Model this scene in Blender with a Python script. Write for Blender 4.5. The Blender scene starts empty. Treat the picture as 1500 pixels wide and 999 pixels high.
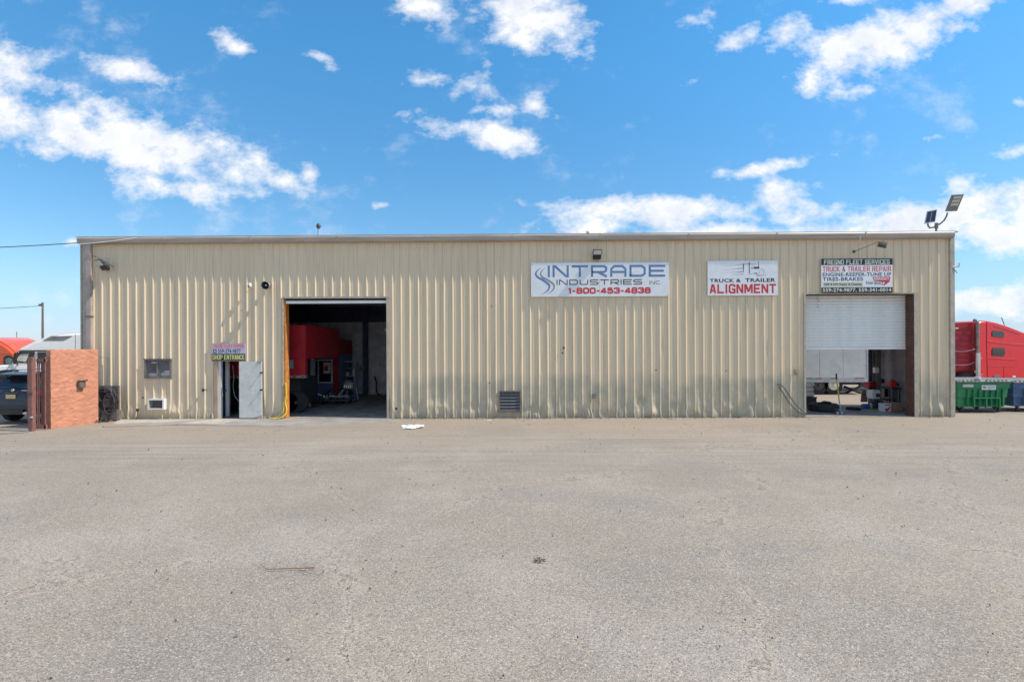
import bpy, bmesh, math, random
from mathutils import Vector, Matrix, noise as mnoise
R = math.radians
random.seed(7)
S = bpy.context.scene
COL = S.collection

# ------------------------------------------------------------------ camera
FPX, D, CAMZ, HOR = 745.2, 18.0, 2.52, 508.0      # focal length in photo pixels, distance, height, horizon row
YAW, ROLL = R(0.5), R(0.27)
CX = D*math.tan(YAW)
fw = Vector((-math.sin(YAW), math.cos(YAW), 0)); rt0 = Vector((math.cos(YAW), math.sin(YAW), 0)); up0 = Vector((0, 0, 1))
rt = rt0*math.cos(ROLL) - up0*math.sin(ROLL); up = rt0*math.sin(ROLL) + up0*math.cos(ROLL)
cam_d = bpy.data.cameras.new("camera"); cam = bpy.data.objects.new("camera", cam_d); COL.objects.link(cam)
cam.matrix_world = Matrix(((rt.x, up.x, -fw.x, CX), (rt.y, up.y, -fw.y, -D), (rt.z, up.z, -fw.z, CAMZ), (0, 0, 0, 1)))
cam_d.sensor_width = 36; cam_d.lens = FPX*36/1500
cam_d.shift_y = (HOR-499.5)/1500
cam_d.clip_end = 6000
S.camera = cam

def W(px, py, Y=0.0):
    """world X, Z of the photo pixel on the plane y = Y"""
    d = fw*FPX + rt*(px-750) + up*(HOR-py)
    t = (Y+D)/d.y
    return CX+d.x*t, CAMZ+d.z*t
def WX(px, Y=0.0): return W(px, 508, Y)[0]
def WZ(px, py, Y=0.0): return W(px, py, Y)[1]

# ------------------------------------------------------------------ light
SUN = Vector((0.78, -0.132, 1.0)).normalized()
sl = bpy.data.lights.new("sun", 'SUN'); so = bpy.data.objects.new("sun", sl); COL.objects.link(so)
sl.energy = 3.7; sl.angle = R(0.53); sl.color = (1.0, 0.915, 0.79)
so.rotation_euler = SUN.to_track_quat('Z', 'Y').to_euler(); so.location = (20, -10, 30)
S.view_settings.view_transform = 'Standard'; S.view_settings.look = 'None'
S.view_settings.exposure = 0.38; S.view_settings.gamma = 1
S.render.resolution_x = 1024; S.render.resolution_y = 681
S.render.engine = 'CYCLES'

world = bpy.data.worlds.new("World"); S.world = world; world.use_nodes = True
nt = world.node_tree; nt.nodes.clear()
def N(tree, typ, **kw):
    n = tree.nodes.new(typ)
    for k, v in kw.items():
        if k == 'ins':
            for kk, vv in v.items():
                if isinstance(vv, bpy.types.NodeSocket): tree.links.new(vv, n.inputs[kk])
                else: n.inputs[kk].default_value = vv
        else: setattr(n, k, v)
    return n
def MA(tree, op, a, b=0.0, c=0.0, clamp=False):
    n = tree.nodes.new('ShaderNodeMath'); n.operation = op; n.use_clamp = clamp
    for i, v in enumerate((a, b, c)):
        if isinstance(v, bpy.types.NodeSocket): tree.links.new(v, n.inputs[i])
        else: n.inputs[i].default_value = v
    return n.outputs[0]
def MR(tree, v, a, b, c=0.0, d=1.0, smooth=True):
    n = tree.nodes.new('ShaderNodeMapRange'); n.interpolation_type = 'SMOOTHSTEP' if smooth else 'LINEAR'
    tree.links.new(v, n.inputs['Value'])
    for k, x in (('From Min', a), ('From Max', b), ('To Min', c), ('To Max', d)): n.inputs[k].default_value = x
    return n.outputs[0]
def MIX(tree, f, a, b, mode='MIX'):
    n = tree.nodes.new('ShaderNodeMix'); n.data_type = 'RGBA'; n.blend_type = mode; n.clamp_factor = True
    for i, v in ((0, f), (6, a), (7, b)):
        if isinstance(v, bpy.types.NodeSocket): tree.links.new(v, n.inputs[i])
        elif i == 0: n.inputs[0].default_value = v
        else: n.inputs[i].default_value = (*v[:3], 1)
    return n.outputs[2]

sky = N(nt, 'ShaderNodeTexSky', sky_type='NISHITA', sun_disc=False, sun_elevation=math.asin(SUN.z),
        sun_rotation=math.atan2(SUN.x, SUN.y), altitude=90, air_density=1.0, dust_density=0.0, ozone_density=1.4)
tc = N(nt, 'ShaderNodeTexCoord')
sep = N(nt, 'ShaderNodeSeparateXYZ', ins={0: tc.outputs['Generated']})
dy = MA(nt, 'MAXIMUM', sep.outputs[1], 0.12)
u = MA(nt, 'DIVIDE', sep.outputs[0], dy); v = MA(nt, 'DIVIDE', sep.outputs[2], dy)
uv = N(nt, 'ShaderNodeCombineXYZ', ins={0: u, 1: v, 2: 0.0}).outputs[0]
# warp the lookup so that cloud outlines are ragged
wn = N(nt, 'ShaderNodeTexNoise', ins={'Vector': uv, 'Scale': 6.0, 'Detail': 6.0, 'Roughness': 0.6})
wv = N(nt, 'ShaderNodeVectorMath', operation='SUBTRACT', ins={0: wn.outputs['Color'], 1: (0.5, 0.5, 0.5)})
wv2 = N(nt, 'ShaderNodeVectorMath', operation='SCALE', ins={0: wv.outputs[0], 'Scale': 0.07})
uvw = N(nt, 'ShaderNodeVectorMath', operation='ADD', ins={0: uv, 1: wv2.outputs[0]}).outputs[0]
CL = [ # px, py, rx, ry, angle, weight
 (15,95,55,52,0,1.1),(0,150,60,30,0,.9),(188,95,88,27,-16,1.0),(70,180,150,52,-8,1.15),(215,208,165,52,-20,1.2),(330,240,95,42,-18,1.1),
 (240,272,90,26,-8,1.0),(405,262,62,24,-18,.85),(450,248,24,20,0,.85),(130,145,60,26,-20,.7),(322,52,44,18,-28,.75),(460,76,36,11,-20,.6),
 (617,6,50,30,-12,1.1),(775,25,95,58,-14,1.25),(815,55,40,30,0,.8),(858,68,18,24,10,.7),(612,115,40,15,15,.6),(705,122,42,34,0,.75),(715,155,42,16,-10,.6),
 (665,185,70,20,-12,.95),(732,208,56,30,0,1.1),(790,155,34,20,-25,.65),(545,298,22,10,0,.5),(1070,55,50,18,27,.85),(1145,50,44,28,0,.8),
 (1015,30,34,12,25,.55),(1012,115,16,22,0,.5),(1290,68,145,46,20,1.25),(1235,100,72,38,10,.95),(1390,18,85,32,25,1.1),(1190,118,40,24,35,.8),(1240,138,50,12,8,.6),(1240,4,70,16,10,.7),
 (1150,247,60,12,12,.8),(1090,258,50,9,6,.7),(930,316,150,30,0,1.15),(1010,308,110,26,0,.9),(815,298,62,11,4,.65),(870,332,100,22,0,1.0),(1130,296,62,28,10,.8),(1165,325,90,24,0,.9),
 (1060,345,260,18,0,1.1),(1330,322,150,34,10,1.2),(1450,312,130,52,5,1.35),(1250,345,130,20,0,1.0),(1465,345,110,40,0,1.2),(1455,450,110,22,0,1.0),(1560,440,120,40,0,1.0),
 (1350,206,50,10,6,.55),(1490,222,44,11,12,.6),(1488,152,30,8,10,.5),(90,349,18,7,0,.5),(1380,365,60,18,0,.7),(-120,140,140,70,0,1.2),(1640,60,90,40,20,1.0),(1620,300,120,50,0,1.1)]
field = None
for px, py, rx, ry, an, w in CL:
    m = N(nt, 'ShaderNodeMapping', vector_type='TEXTURE', ins={'Vector': uvw, 'Location': ((px-750)/FPX, (HOR-py)/FPX, 0),
          'Rotation': (0, 0, R(an)), 'Scale': (rx/FPX*1.2, ry/FPX*1.2, 1)})
    ln = N(nt, 'ShaderNodeVectorMath', operation='LENGTH', ins={0: m.outputs[0]})
    f = MA(nt, 'MULTIPLY_ADD', ln.outputs['Value'], -w, w)
    field = f if field is None else MA(nt, 'SMOOTH_MAX', field, f, 0.25)
field = MA(nt, 'MAXIMUM', field, -0.6)
fbm_v = N(nt, 'ShaderNodeMapping', ins={'Vector': uv, 'Scale': (1.0, 1.45, 1.0)}).outputs[0]
fb = N(nt, 'ShaderNodeTexNoise', ins={'Vector': fbm_v, 'Scale': 11.0, 'Detail': 12.0, 'Roughness': 0.62, 'Lacunarity': 2.1})
fbo = MA(nt, 'MULTIPLY_ADD', fb.outputs[0], 2.7, -1.40)
fsum = MA(nt, 'ADD', MA(nt, 'MINIMUM', field, 0.85), fbo)
den = MR(nt, fsum, 0.12, 0.80, smooth=False)
den = MA(nt, 'POWER', den, 1.1)
veil_n = N(nt, 'ShaderNodeTexNoise', ins={'Vector': uv, 'Scale': 3.0, 'Detail': 8.0, 'Roughness': 0.55, 'Distortion': 0.4})
veil = MA(nt, 'MULTIPLY', MR(nt, MA(nt, 'ADD', fb.outputs[0], veil_n.outputs[0]), 1.02, 1.45), 0.45)
den = MA(nt, 'MAXIMUM', den, veil)
# generic unseen clouds over the rest of the sky, cover raised for whiter ambient light
g1 = N(nt, 'ShaderNodeTexNoise', ins={'Vector': tc.outputs['Generated'], 'Scale': 4.0, 'Detail': 9.0, 'Roughness': 0.58, 'Distortion': 0.3})
gden = MR(nt, g1.outputs[0], 0.46, 0.60)
au = MA(nt, 'ABSOLUTE', u); outm = MR(nt, au, 1.15, 1.5); outv = MR(nt, v, 0.78, 1.0)
gm = MA(nt, 'MAXIMUM', outm, outv)
gden = MA(nt, 'MULTIPLY', MA(nt, 'MULTIPLY', gden, gm), MR(nt, sep.outputs[2], 0.02, 0.12))
alpha = MA(nt, 'MULTIPLY', MA(nt, 'MAXIMUM', den, gden), 0.95)
sh = N(nt, 'ShaderNodeTexNoise', ins={'Vector': uvw, 'Scale': 7.0, 'Detail': 8.0, 'Roughness': 0.6})
shade = MA(nt, 'MULTIPLY', MR(nt, sh.outputs[0], 0.40, 0.68), MR(nt, field, 0.25, 0.8))
ccol = MIX(nt, shade, (5.4, 5.4, 5.5), (4.0, 4.3, 4.9))
hsv = N(nt, 'ShaderNodeHueSaturation', ins={'Saturation': 1.15, 'Value': 1.04, 'Color': sky.outputs[0]})
sk2 = MIX(nt, 1.0, hsv.outputs[0], MIX(nt, MR(nt, sep.outputs[2], 0.0, 0.5, smooth=False), (0.58, 0.56, 0.60), (0.55, 1.03, 1.09)), 'MULTIPLY')
sk2 = MIX(nt, MR(nt, sep.outputs[2], 0.13, 0.0), sk2, MIX(nt, 1.0, sk2, (0.60, 0.74, 1.12), 'MULTIPLY'))
fin = MIX(nt, alpha, sk2, ccol)
bg = N(nt, 'ShaderNodeBackground', ins={'Color': fin, 'Strength': 0.15})
wo = N(nt, 'ShaderNodeOutputWorld', ins={0: bg.outputs[0]})

# ------------------------------------------------------------------ materials
def mat(name, col, rough=0.6, metal=0.0, var=0.12, scale=3.0, bump=0.0, bscale=40.0, dirt=None, dirt_amt=0.0, coat=0.0, spec=0.5, stretch=None):
    m = bpy.data.materials.new(name); m.use_nodes = True; t = m.node_tree
    b = t.nodes['Principled BSDF']
    pos = N(t, 'ShaderNodeTexCoord').outputs['Object']
    if stretch: pos = N(t, 'ShaderNodeMapping', ins={'Vector': pos, 'Scale': stretch}).outputs[0]
    n1 = N(t, 'ShaderNodeTexNoise', ins={'Vector': pos, 'Scale': scale, 'Detail': 6.0, 'Roughness': 0.6})
    lo = tuple(max(0, c*(1-var)) for c in col); hi = tuple(min(1, c*(1+var)) for c in col)
    c = MIX(t, MR(t, n1.outputs[0], 0.3, 0.7), lo, hi)
    if dirt:
        n2 = N(t, 'ShaderNodeTexNoise', ins={'Vector': pos, 'Scale': scale*2.3, 'Detail': 8.0, 'Roughness': 0.7})
        c = MIX(t, MA(t, 'MULTIPLY', MR(t, n2.outputs[0], 0.45, 0.7), dirt_amt), c, dirt)
    t.links.new(c, b.inputs['Base Color'])
    b.inputs['Roughness'].default_value = rough; b.inputs['Metallic'].default_value = metal
    b.inputs['Specular IOR Level'].default_value = spec
    if coat: b.inputs['Coat Weight'].default_value = coat; b.inputs['Coat Roughness'].default_value = 0.08
    if bump:
        n3 = N(t, 'ShaderNodeTexNoise', ins={'Vector': pos, 'Scale': bscale, 'Detail': 6.0})
        bp = N(t, 'ShaderNodeBump', ins={'Height': n3.outputs[0], 'Strength': bump, 'Distance': 0.02})
        t.links.new(bp.outputs[0], b.inputs['Normal'])
    return m

def wall_material():
    m = bpy.data.materials.new('beige_metal_cladding'); m.use_nodes = True; t = m.node_tree; b = t.nodes['Principled BSDF']
    pos = N(t, 'ShaderNodeNewGeometry').outputs['Position']
    sp = N(t, 'ShaderNodeSeparateXYZ', ins={0: pos})
    oi = N(t, 'ShaderNodeObjectInfo')
    c = MIX(t, oi.outputs['Random'], (0.735, 0.585, 0.40), (0.775, 0.62, 0.425))
    # vertical faint streaks, contrast raised to put more rib shading into the colour
    st = N(t, 'ShaderNodeTexNoise', ins={'Vector': N(t, 'ShaderNodeMapping', ins={'Vector': pos, 'Scale': (14, 1, 0.35)}).outputs[0], 'Scale': 1.0, 'Detail': 5.0, 'Roughness': 0.6})
    c = MIX(t, MA(t, 'MULTIPLY', MR(t, st.outputs[0], 0.45, 0.72), 0.42), c, (0.38, 0.33, 0.24))
    bn = N(t, 'ShaderNodeTexNoise', ins={'Vector': pos, 'Scale': 0.55, 'Detail': 4.0})
    # chalky grey green band of grime up to about 1.5 m
    h = MA(t, 'MULTIPLY_ADD', bn.outputs[0], 1.3, sp.outputs[2])
    band = MR(t, h, 2.35, 1.75)
    gx = MR(t, sp.outputs[0], -7.0, -2.0)
    gn = N(t, 'ShaderNodeTexNoise', ins={'Vector': N(t, 'ShaderNodeMapping', ins={'Vector': pos, 'Scale': (2.2, 1, 1.2)}).outputs[0], 'Scale': 1.0, 'Detail': 7.0, 'Roughness': 0.65})
    c = MIX(t, MA(t, 'MULTIPLY', MA(t, 'MULTIPLY', band, MA(t, 'MULTIPLY_ADD', gx, 0.7, 0.3)), MR(t, gn.outputs[0], 0.3, 0.62, 0.3, 0.95)), c, (0.43, 0.395, 0.295))
    # rust and dirt right at the ground
    lo = MR(t, MA(t, 'MULTIPLY_ADD', gn.outputs[0], 0.5, sp.outputs[2]), 0.62, 0.2)
    c = MIX(t, MA(t, 'MULTIPLY', lo, 0.55), c, (0.235, 0.20, 0.15))
    rn = N(t, 'ShaderNodeTexNoise', ins={'Vector': pos, 'Scale': 9.0, 'Detail': 8.0, 'Roughness': 0.75})
    rs = MA(t, 'MULTIPLY', MR(t, rn.outputs[0], 0.66, 0.74), MR(t, sp.outputs[2], 3.2, 0.3))
    c = MIX(t, MA(t, 'MULTIPLY', rs, 0.6), c, (0.17, 0.10, 0.055))
    # white chalk patches where it was scraped
    wn2 = N(t, 'ShaderNodeTexNoise', ins={'Vector': N(t, 'ShaderNodeMapping', ins={'Vector': pos, 'Location': (3, 5, 9), 'Scale': (1.6, 1, 2.4)}).outputs[0], 'Scale': 1.0, 'Detail': 6.0})
    c = MIX(t, MA(t, 'MULTIPLY', MA(t, 'MULTIPLY', MR(t, wn2.outputs[0], 0.56, 0.7), MR(t, sp.outputs[2], 0.95, 0.35)), 0.5), c, (0.60, 0.56, 0.44))
    t.links.new(c, b.inputs['Base Color']); b.inputs['Roughness'].default_value = 0.55
    b.inputs['Specular IOR Level'].default_value = 0.35
    bp = N(t, 'ShaderNodeBump', ins={'Height': N(t, 'ShaderNodeTexNoise', ins={'Vector': pos, 'Scale': 3.5, 'Detail': 3.0}).outputs[0], 'Strength': 0.25, 'Distance': 0.02})
    t.links.new(bp.outputs[0], b.inputs['Normal'])
    return m

def ground_material():
    m = bpy.data.materials.new('worn_asphalt'); m.use_nodes = True; t = m.node_tree; b = t.nodes['Principled BSDF']
    pos = N(t, 'ShaderNodeNewGeometry').outputs['Position']; sp = N(t, 'ShaderNodeSeparateXYZ', ins={0: pos})
    X, Y = sp.outputs[0], sp.outputs[1]
    def noi(scale, sc=(1, 1, 1), det=6.0, ro=0.6, loc=(0, 0, 0), dist=0.0):
        return N(t, 'ShaderNodeTexNoise', ins={'Vector': N(t, 'ShaderNodeMapping', ins={'Vector': pos, 'Scale': sc, 'Location': loc}).outputs[0],
                 'Scale': scale, 'Detail': det, 'Roughness': ro, 'Distortion': dist}).outputs[0]
    big = noi(0.22, det=5.0); mid = noi(0.9, det=7.0, ro=0.65)
    c = MIX(t, MR(t, big, 0.32, 0.68), (0.308, 0.260, 0.202), (0.385, 0.326, 0.254))
    c = MIX(t, MA(t, 'MULTIPLY', MR(t, mid, 0.42, 0.72), 0.6), c, (0.275, 0.25, 0.21))
    c = MIX(t, MA(t, 'MULTIPLY', MR(t, noi(0.35, det=6.0, loc=(9, 4, 0)), 0.48, 0.66), 0.6), c, (0.43, 0.375, 0.315))
    # driven lane: long streaks parallel with the building
    lane = MA(t, 'MULTIPLY', MR(t, Y, -8.5, -6.0), MR(t, Y, -0.4, -1.8))
    stk = noi(1.0, (0.16, 4.5, 1), det=7.0, ro=0.68)
    c = MIX(t, MA(t, 'MULTIPLY', lane, MR(t, stk, 0.44, 0.66, 0, 0.75)), c, (0.25, 0.205, 0.165))
    stk2 = noi(1.0, (0.12, 2.2, 1), det=6.0, ro=0.6, loc=(4, 31, 0))
    c = MIX(t, MA(t, 'MULTIPLY', lane, MR(t, stk2, 0.42, 0.7, 0, 0.75)), c, (0.40, 0.355, 0.31))
    # brown dust next to the wall
    dn = noi(0.8, (0.5, 1, 1), det=5.0)
    dust = MR(t, MA(t, 'MULTIPLY_ADD', dn, 3.0, Y), -4.6, 0.6)
    c = MIX(t, MA(t, 'MULTIPLY', dust, 0.75), c, (0.375, 0.30, 0.225))
    c = MIX(t, MA(t, 'MULTIPLY', MR(t, noi(0.16, (1, 1.6, 1), det=6.0, ro=0.62, loc=(33, 8, 0)), 0.50, 0.66), 0.5), c, (0.245, 0.225, 0.195))
    # old paving joint
    jl = MA(t, 'ABSOLUTE', MA(t, 'ADD', Y, MA(t, 'MULTIPLY_ADD', noi(0.5, det=4.0), 0.5, 7.4)))
    c = MIX(t, MA(t, 'MULTIPLY', MR(t, jl, 0.035, 0.0), MR(t, noi(1.3, loc=(2, 7, 0)), 0.38, 0.55, 0, 0.55)), c, (0.14, 0.12, 0.10))
    # cracks, filled with pale sand, a dark lip along them
    wv_ = N(t, 'ShaderNodeTexNoise', ins={'Vector': pos, 'Scale': 1.1, 'Detail': 6.0, 'Roughness': 0.65})
    wp = N(t, 'ShaderNodeVectorMath', operation='ADD', ins={0: pos, 1: N(t, 'ShaderNodeVectorMath', operation='SCALE', ins={0: wv_.outputs['Color'], 'Scale': 1.5}).outputs[0]}).outputs[0]
    vo = N(t, 'ShaderNodeTexVoronoi', feature='DISTANCE_TO_EDGE', ins={'Vector': wp, 'Scale': 0.27}).outputs['Distance']
    vo2 = N(t, 'ShaderNodeTexVoronoi', feature='DISTANCE_TO_EDGE', ins={'Vector': wp, 'Scale': 0.75}).outputs['Distance']
    msk = MR(t, noi(0.3, loc=(5, 5, 0)), 0.36, 0.5); msk2 = MR(t, noi(0.45, loc=(15, 2, 0)), 0.54, 0.66)
    c = MIX(t, MA(t, 'MULTIPLY', MA(t, 'MULTIPLY', MR(t, vo, 0.034, 0.0), msk), MR(t, Y, -6.0, -13.0, 0.35, 0.7)), c, (0.50, 0.41, 0.325))
    c = MIX(t, MA(t, 'MULTIPLY', MA(t, 'MULTIPLY', MR(t, vo, 0.008, 0.0), msk), 0.75), c, (0.13, 0.11, 0.095))
    c = MIX(t, MA(t, 'MULTIPLY', MA(t, 'MULTIPLY', MR(t, vo2, 0.012, 0.0), msk2), 0.35), c, (0.17, 0.145, 0.12))
    # aggregate
    ag = N(t, 'ShaderNodeTexVoronoi', feature='F1', ins={'Vector': pos, 'Scale': 95.0, 'Randomness': 1.0})
    ag2 = N(t, 'ShaderNodeTexVoronoi', feature='F1', ins={'Vector': pos, 'Scale': 42.0}); ag2v = N(t, 'ShaderNodeSeparateColor', ins={0: ag2.outputs['Color']}).outputs[1]
    ag2m = MR(t, ag2.outputs['Distance'], 0.42, 0.30)
    agv = N(t, 'ShaderNodeSeparateColor', ins={0: ag.outputs['Color']}).outputs[0]
    near = MR(t, Y, 0.0, -13.0, 0.35, 1.0)
    c = MIX(t, MA(t, 'MULTIPLY', near, MR(t, agv, 0.74, 0.95, 0, 0.7)), c, (0.58, 0.53, 0.46))
    c = MIX(t, MA(t, 'MULTIPLY', near, MR(t, agv, 0.26, 0.08, 0, 0.8)), c, (0.14, 0.135, 0.135))
    c = MIX(t, MA(t, 'MULTIPLY', ag2m, MR(t, ag2v, 0.86, 0.93, 0, 0.55)), c, (0.66, 0.60, 0.52))
    c = MIX(t, MA(t, 'MULTIPLY', ag2m, MR(t, ag2v, 0.13, 0.07, 0, 0.7)), c, (0.10, 0.10, 0.105))
    fine = noi(60.0, det=3.0, ro=0.7)
    c = MIX(t, MR(t, fine, 0.35, 0.65, 0, 0.30), c, (0.22, 0.20, 0.18))
    spn = N(t, 'ShaderNodeTexVoronoi', feature='F1', ins={'Vector': pos, 'Scale': 3.1})
    spot = MA(t, 'MULTIPLY', MR(t, spn.outputs['Distance'], 0.075, 0.045), MR(t, N(t, 'ShaderNodeSeparateColor', ins={0: spn.outputs['Color']}).outputs[1], 0.80, 0.86))
    c = MIX(t, MA(t, 'MULTIPLY', spot, 0.75), c, (0.06, 0.055, 0.05))
    t.links.new(c, b.inputs['Base Color']); b.inputs['Roughness'].default_value = 0.92; b.inputs['Specular IOR Level'].default_value = 0.2
    hh = MA(t, 'ADD', MA(t, 'MULTIPLY', fine, 0.6), MA(t, 'MULTIPLY', ag.outputs['Distance'], -0.9))
    bp = N(t, 'ShaderNodeBump', ins={'Height': hh, 'Strength': 0.55, 'Distance': 0.012})
    t.links.new(bp.outputs[0], b.inputs['Normal'])
    return m

M = {}
M['wall'] = wall_material(); M['ground'] = ground_material()
M['trim'] = mat('beige_trim', (0.47, 0.41, 0.32), 0.5, var=0.12, scale=4, dirt=(0.2, 0.15, 0.1), dirt_amt=0.3)
M['gutter'] = mat('taupe_gutter', (0.42, 0.35, 0.29), 0.45, var=0.15, scale=1.5, dirt=(0.16, 0.12, 0.09), dirt_amt=0.35, stretch=(0.4, 1, 6))
M['spout'] = mat('mauve_downspout', (0.42, 0.34, 0.30), 0.5, var=0.15, dirt=(0.55, 0.42, 0.36), dirt_amt=0.4)
M['roof'] = mat('galvanised_roof', (0.55, 0.55, 0.54), 0.4, 0.6)
M['conc'] = mat('floor_concrete', (0.30, 0.27, 0.24), 0.8, var=0.25, scale=1.2, dirt=(0.06, 0.055, 0.05), dirt_amt=0.6, bump=0.2)
M['apron'] = mat('pale_concrete', (0.47, 0.425, 0.36), 0.85, var=0.12, scale=2, dirt=(0.27, 0.24, 0.2), dirt_amt=0.5, bump=0.3, bscale=60)
M['gapron'] = mat('grey_apron', (0.315, 0.295, 0.27), 0.9, var=0.15, scale=1.2, dirt=(0.24, 0.21, 0.18), dirt_amt=0.5, bump=0.3, bscale=60)
M['rustjamb'] = mat('orange_rusty_paint', (0.55, 0.22, 0.05), 0.65, var=0.35, scale=3.2, dirt=(0.42, 0.10, 0.04), dirt_amt=1.0, stretch=(3, 3, 1.0))
M['brown'] = mat('brown_paint', (0.105, 0.042, 0.03), 0.6, var=0.3, scale=5, dirt=(0.22, 0.14, 0.10), dirt_amt=0.4)
M['slat'] = mat('white_roller_slat', (0.80, 0.79, 0.75), 0.5, var=0.05, scale=1.5, dirt=(0.6, 0.58, 0.54), dirt_amt=0.25)
M['door'] = mat('grey_white_door', (0.66, 0.655, 0.61), 0.5, var=0.06, dirt=(0.33, 0.33, 0.31), dirt_amt=0.35)
M['white'] = mat('white_paint', (0.74, 0.74, 0.72), 0.5, var=0.05, dirt=(0.5, 0.48, 0.44), dirt_amt=0.2)
M['signwhite'] = mat('sign_white', (0.80, 0.81, 0.81), 0.35, var=0.03, scale=2, dirt=(0.55, 0.55, 0.54), dirt_amt=0.2)
M['signlilac'] = mat('sign_faded_lilac', (0.52, 0.50, 0.62), 0.4, var=0.06)
M['pink'] = mat('sign_faded_pink', (0.66, 0.42, 0.46), 0.4, var=0.06)
M['black'] = mat('black_plastic', (0.022, 0.022, 0.024), 0.5, var=0.3)
M['rubber'] = mat('tyre_rubber', (0.028, 0.027, 0.028), 0.85, var=0.3, scale=8, dirt=(0.12, 0.11, 0.10), dirt_amt=0.4, bump=0.3)
M['ink'] = mat('black_ink', (0.03, 0.03, 0.035), 0.5, var=0.1)
M['inkblue'] = mat('blue_ink', (0.115, 0.215, 0.40), 0.45, var=0.12)
M['inkgrey'] = mat('grey_ink', (0.22, 0.25, 0.25), 0.45, var=0.12)
M['inkred'] = mat('red_ink', (0.62, 0.035, 0.045), 0.45, var=0.08)
M['inkpink'] = mat('faded_red_ink', (0.62, 0.10, 0.16), 0.45, var=0.12)
M['inknavy'] = mat('navy_ink', (0.05, 0.06, 0.12), 0.5, var=0.1)
M['inkcream'] = mat('cream_ink', (0.74, 0.76, 0.60), 0.5, var=0.05)
M['inkyellow'] = mat('yellow_ink', (0.78, 0.76, 0.28), 0.5, var=0.05)
M['stucco'] = mat('orange_stucco', (0.57, 0.25, 0.155), 0.92, var=0.12, scale=3, dirt=(0.45, 0.21, 0.14), dirt_amt=0.5, bump=1.0, bscale=13)
M['maroon'] = mat('maroon_gate_paint', (0.235, 0.105, 0.09), 0.55, var=0.18, scale=6, dirt=(0.30, 0.2, 0.17), dirt_amt=0.35)
M['galv'] = mat('galvanised_metal', (0.45, 0.45, 0.45), 0.4, 0.7, var=0.2)
M['chrome'] = mat('chrome', (0.65, 0.65, 0.66), 0.18, 1.0, var=0.05)
M['dgrey'] = mat('dark_grey_metal', (0.075, 0.072, 0.07), 0.5, 0.3, var=0.25)
M['mgrey'] = mat('grey_metal', (0.22, 0.21, 0.20), 0.5, 0.4, var=0.2)
M['glass'] = mat('dark_glass', (0.02, 0.025, 0.03), 0.06, 0.0, var=0.2, spec=0.8)
M['clearglass'] = mat('window_glass', (0.9, 0.92, 0.92), 0.03)
M['clearglass'].node_tree.nodes['Principled BSDF'].inputs['Transmission Weight'].default_value = 0.92; M['clearglass'].node_tree.nodes['Principled BSDF'].inputs['IOR'].default_value = 1.08
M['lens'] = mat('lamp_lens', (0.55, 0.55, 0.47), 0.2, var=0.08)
M['solar'] = mat('solar_cells', (0.035, 0.03, 0.055), 0.15, 0.2, var=0.2)
M['redtruck'] = mat('red_truck_paint', (0.72, 0.008, 0.014), 0.35, var=0.06, coat=0.25)
M['redtrailer'] = mat('dull_red_paint', (0.36, 0.010, 0.018), 0.5, var=0.18, dirt=(0.2, 0.02, 0.02), dirt_amt=0.3)
M['orange'] = mat('orange_truck_paint', (0.78, 0.10, 0.03), 0.3, coat=0.5, var=0.05)
M['whitetruck'] = mat('white_truck_paint', (0.76, 0.76, 0.74), 0.3, coat=0.5, var=0.03)
M['navy'] = mat('dark_blue_car_paint', (0.010, 0.012, 0.022), 0.35, 0.0, coat=0.3, var=0.1)
M['tail'] = mat('tail_lamp_red', (0.42, 0.008, 0.012), 0.15, var=0.2)
M['plate'] = mat('number_plate', (0.50, 0.40, 0.20), 0.5, var=0.2, scale=30)
M['green'] = mat('green_plastic', (0.018, 0.20, 0.075), 0.45, var=0.12, scale=2, dirt=(0.10, 0.24, 0.14), dirt_amt=0.35)
M['lidgrey'] = mat('grey_dumpster_lid', (0.17, 0.17, 0.165), 0.65, var=0.35, scale=8, bump=0.6, bscale=25)
M['bluebin'] = mat('blue_plastic', (0.05, 0.11, 0.22), 0.5, var=0.15, dirt=(0.25, 0.32, 0.4), dirt_amt=0.35)
M['yellow'] = mat('yellow_paint', (0.72, 0.42, 0.03), 0.5, var=0.15)
M['hoseyellow'] = mat('yellow_hose', (0.74, 0.55, 0.04), 0.5, var=0.1)
M['wood'] = mat('dry_twig', (0.22, 0.12, 0.06), 0.8, var=0.3, scale=30)
M['card'] = mat('cardboard', (0.38, 0.24, 0.14), 0.8, var=0.12)
M['bluejug'] = mat('blue_jug_plastic', (0.015, 0.12, 0.42), 0.3, var=0.1)
M['paper'] = mat('white_paper', (0.80, 0.80, 0.78), 0.8, var=0.04)
M['inwhite'] = mat('interior_white_cladding', (0.62, 0.62, 0.66), 0.6, var=0.15, scale=2, dirt=(0.35, 0.3, 0.27), dirt_amt=0.4)
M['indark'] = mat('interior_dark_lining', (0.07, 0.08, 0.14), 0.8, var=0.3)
M['inmauve'] = mat('dusty_mauve_cladding', (0.33, 0.30, 0.32), 0.7, var=0.15, scale=2, dirt=(0.2, 0.16, 0.15), dirt_amt=0.6)
M['steelblue'] = mat('steel_blue_paint', (0.36, 0.44, 0.60), 0.4, var=0.15)
M['board'] = mat('grey_brown_board', (0.13, 0.105, 0.085), 0.8, var=0.25, scale=4, dirt=(0.22, 0.19, 0.16), dirt_amt=0.4)
M['hose'] = mat('grey_black_hose', (0.05, 0.05, 0.055), 0.45, var=0.3)
M['cream'] = mat('cream_sack', (0.74, 0.68, 0.57), 0.8, var=0.10)
M['leaf'] = mat('hedge_leaf', (0.085, 0.115, 0.03), 0.7, var=0.4, scale=4)
M['pole'] = mat('weathered_pole', (0.16, 0.135, 0.12), 0.8, var=0.2)
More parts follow.
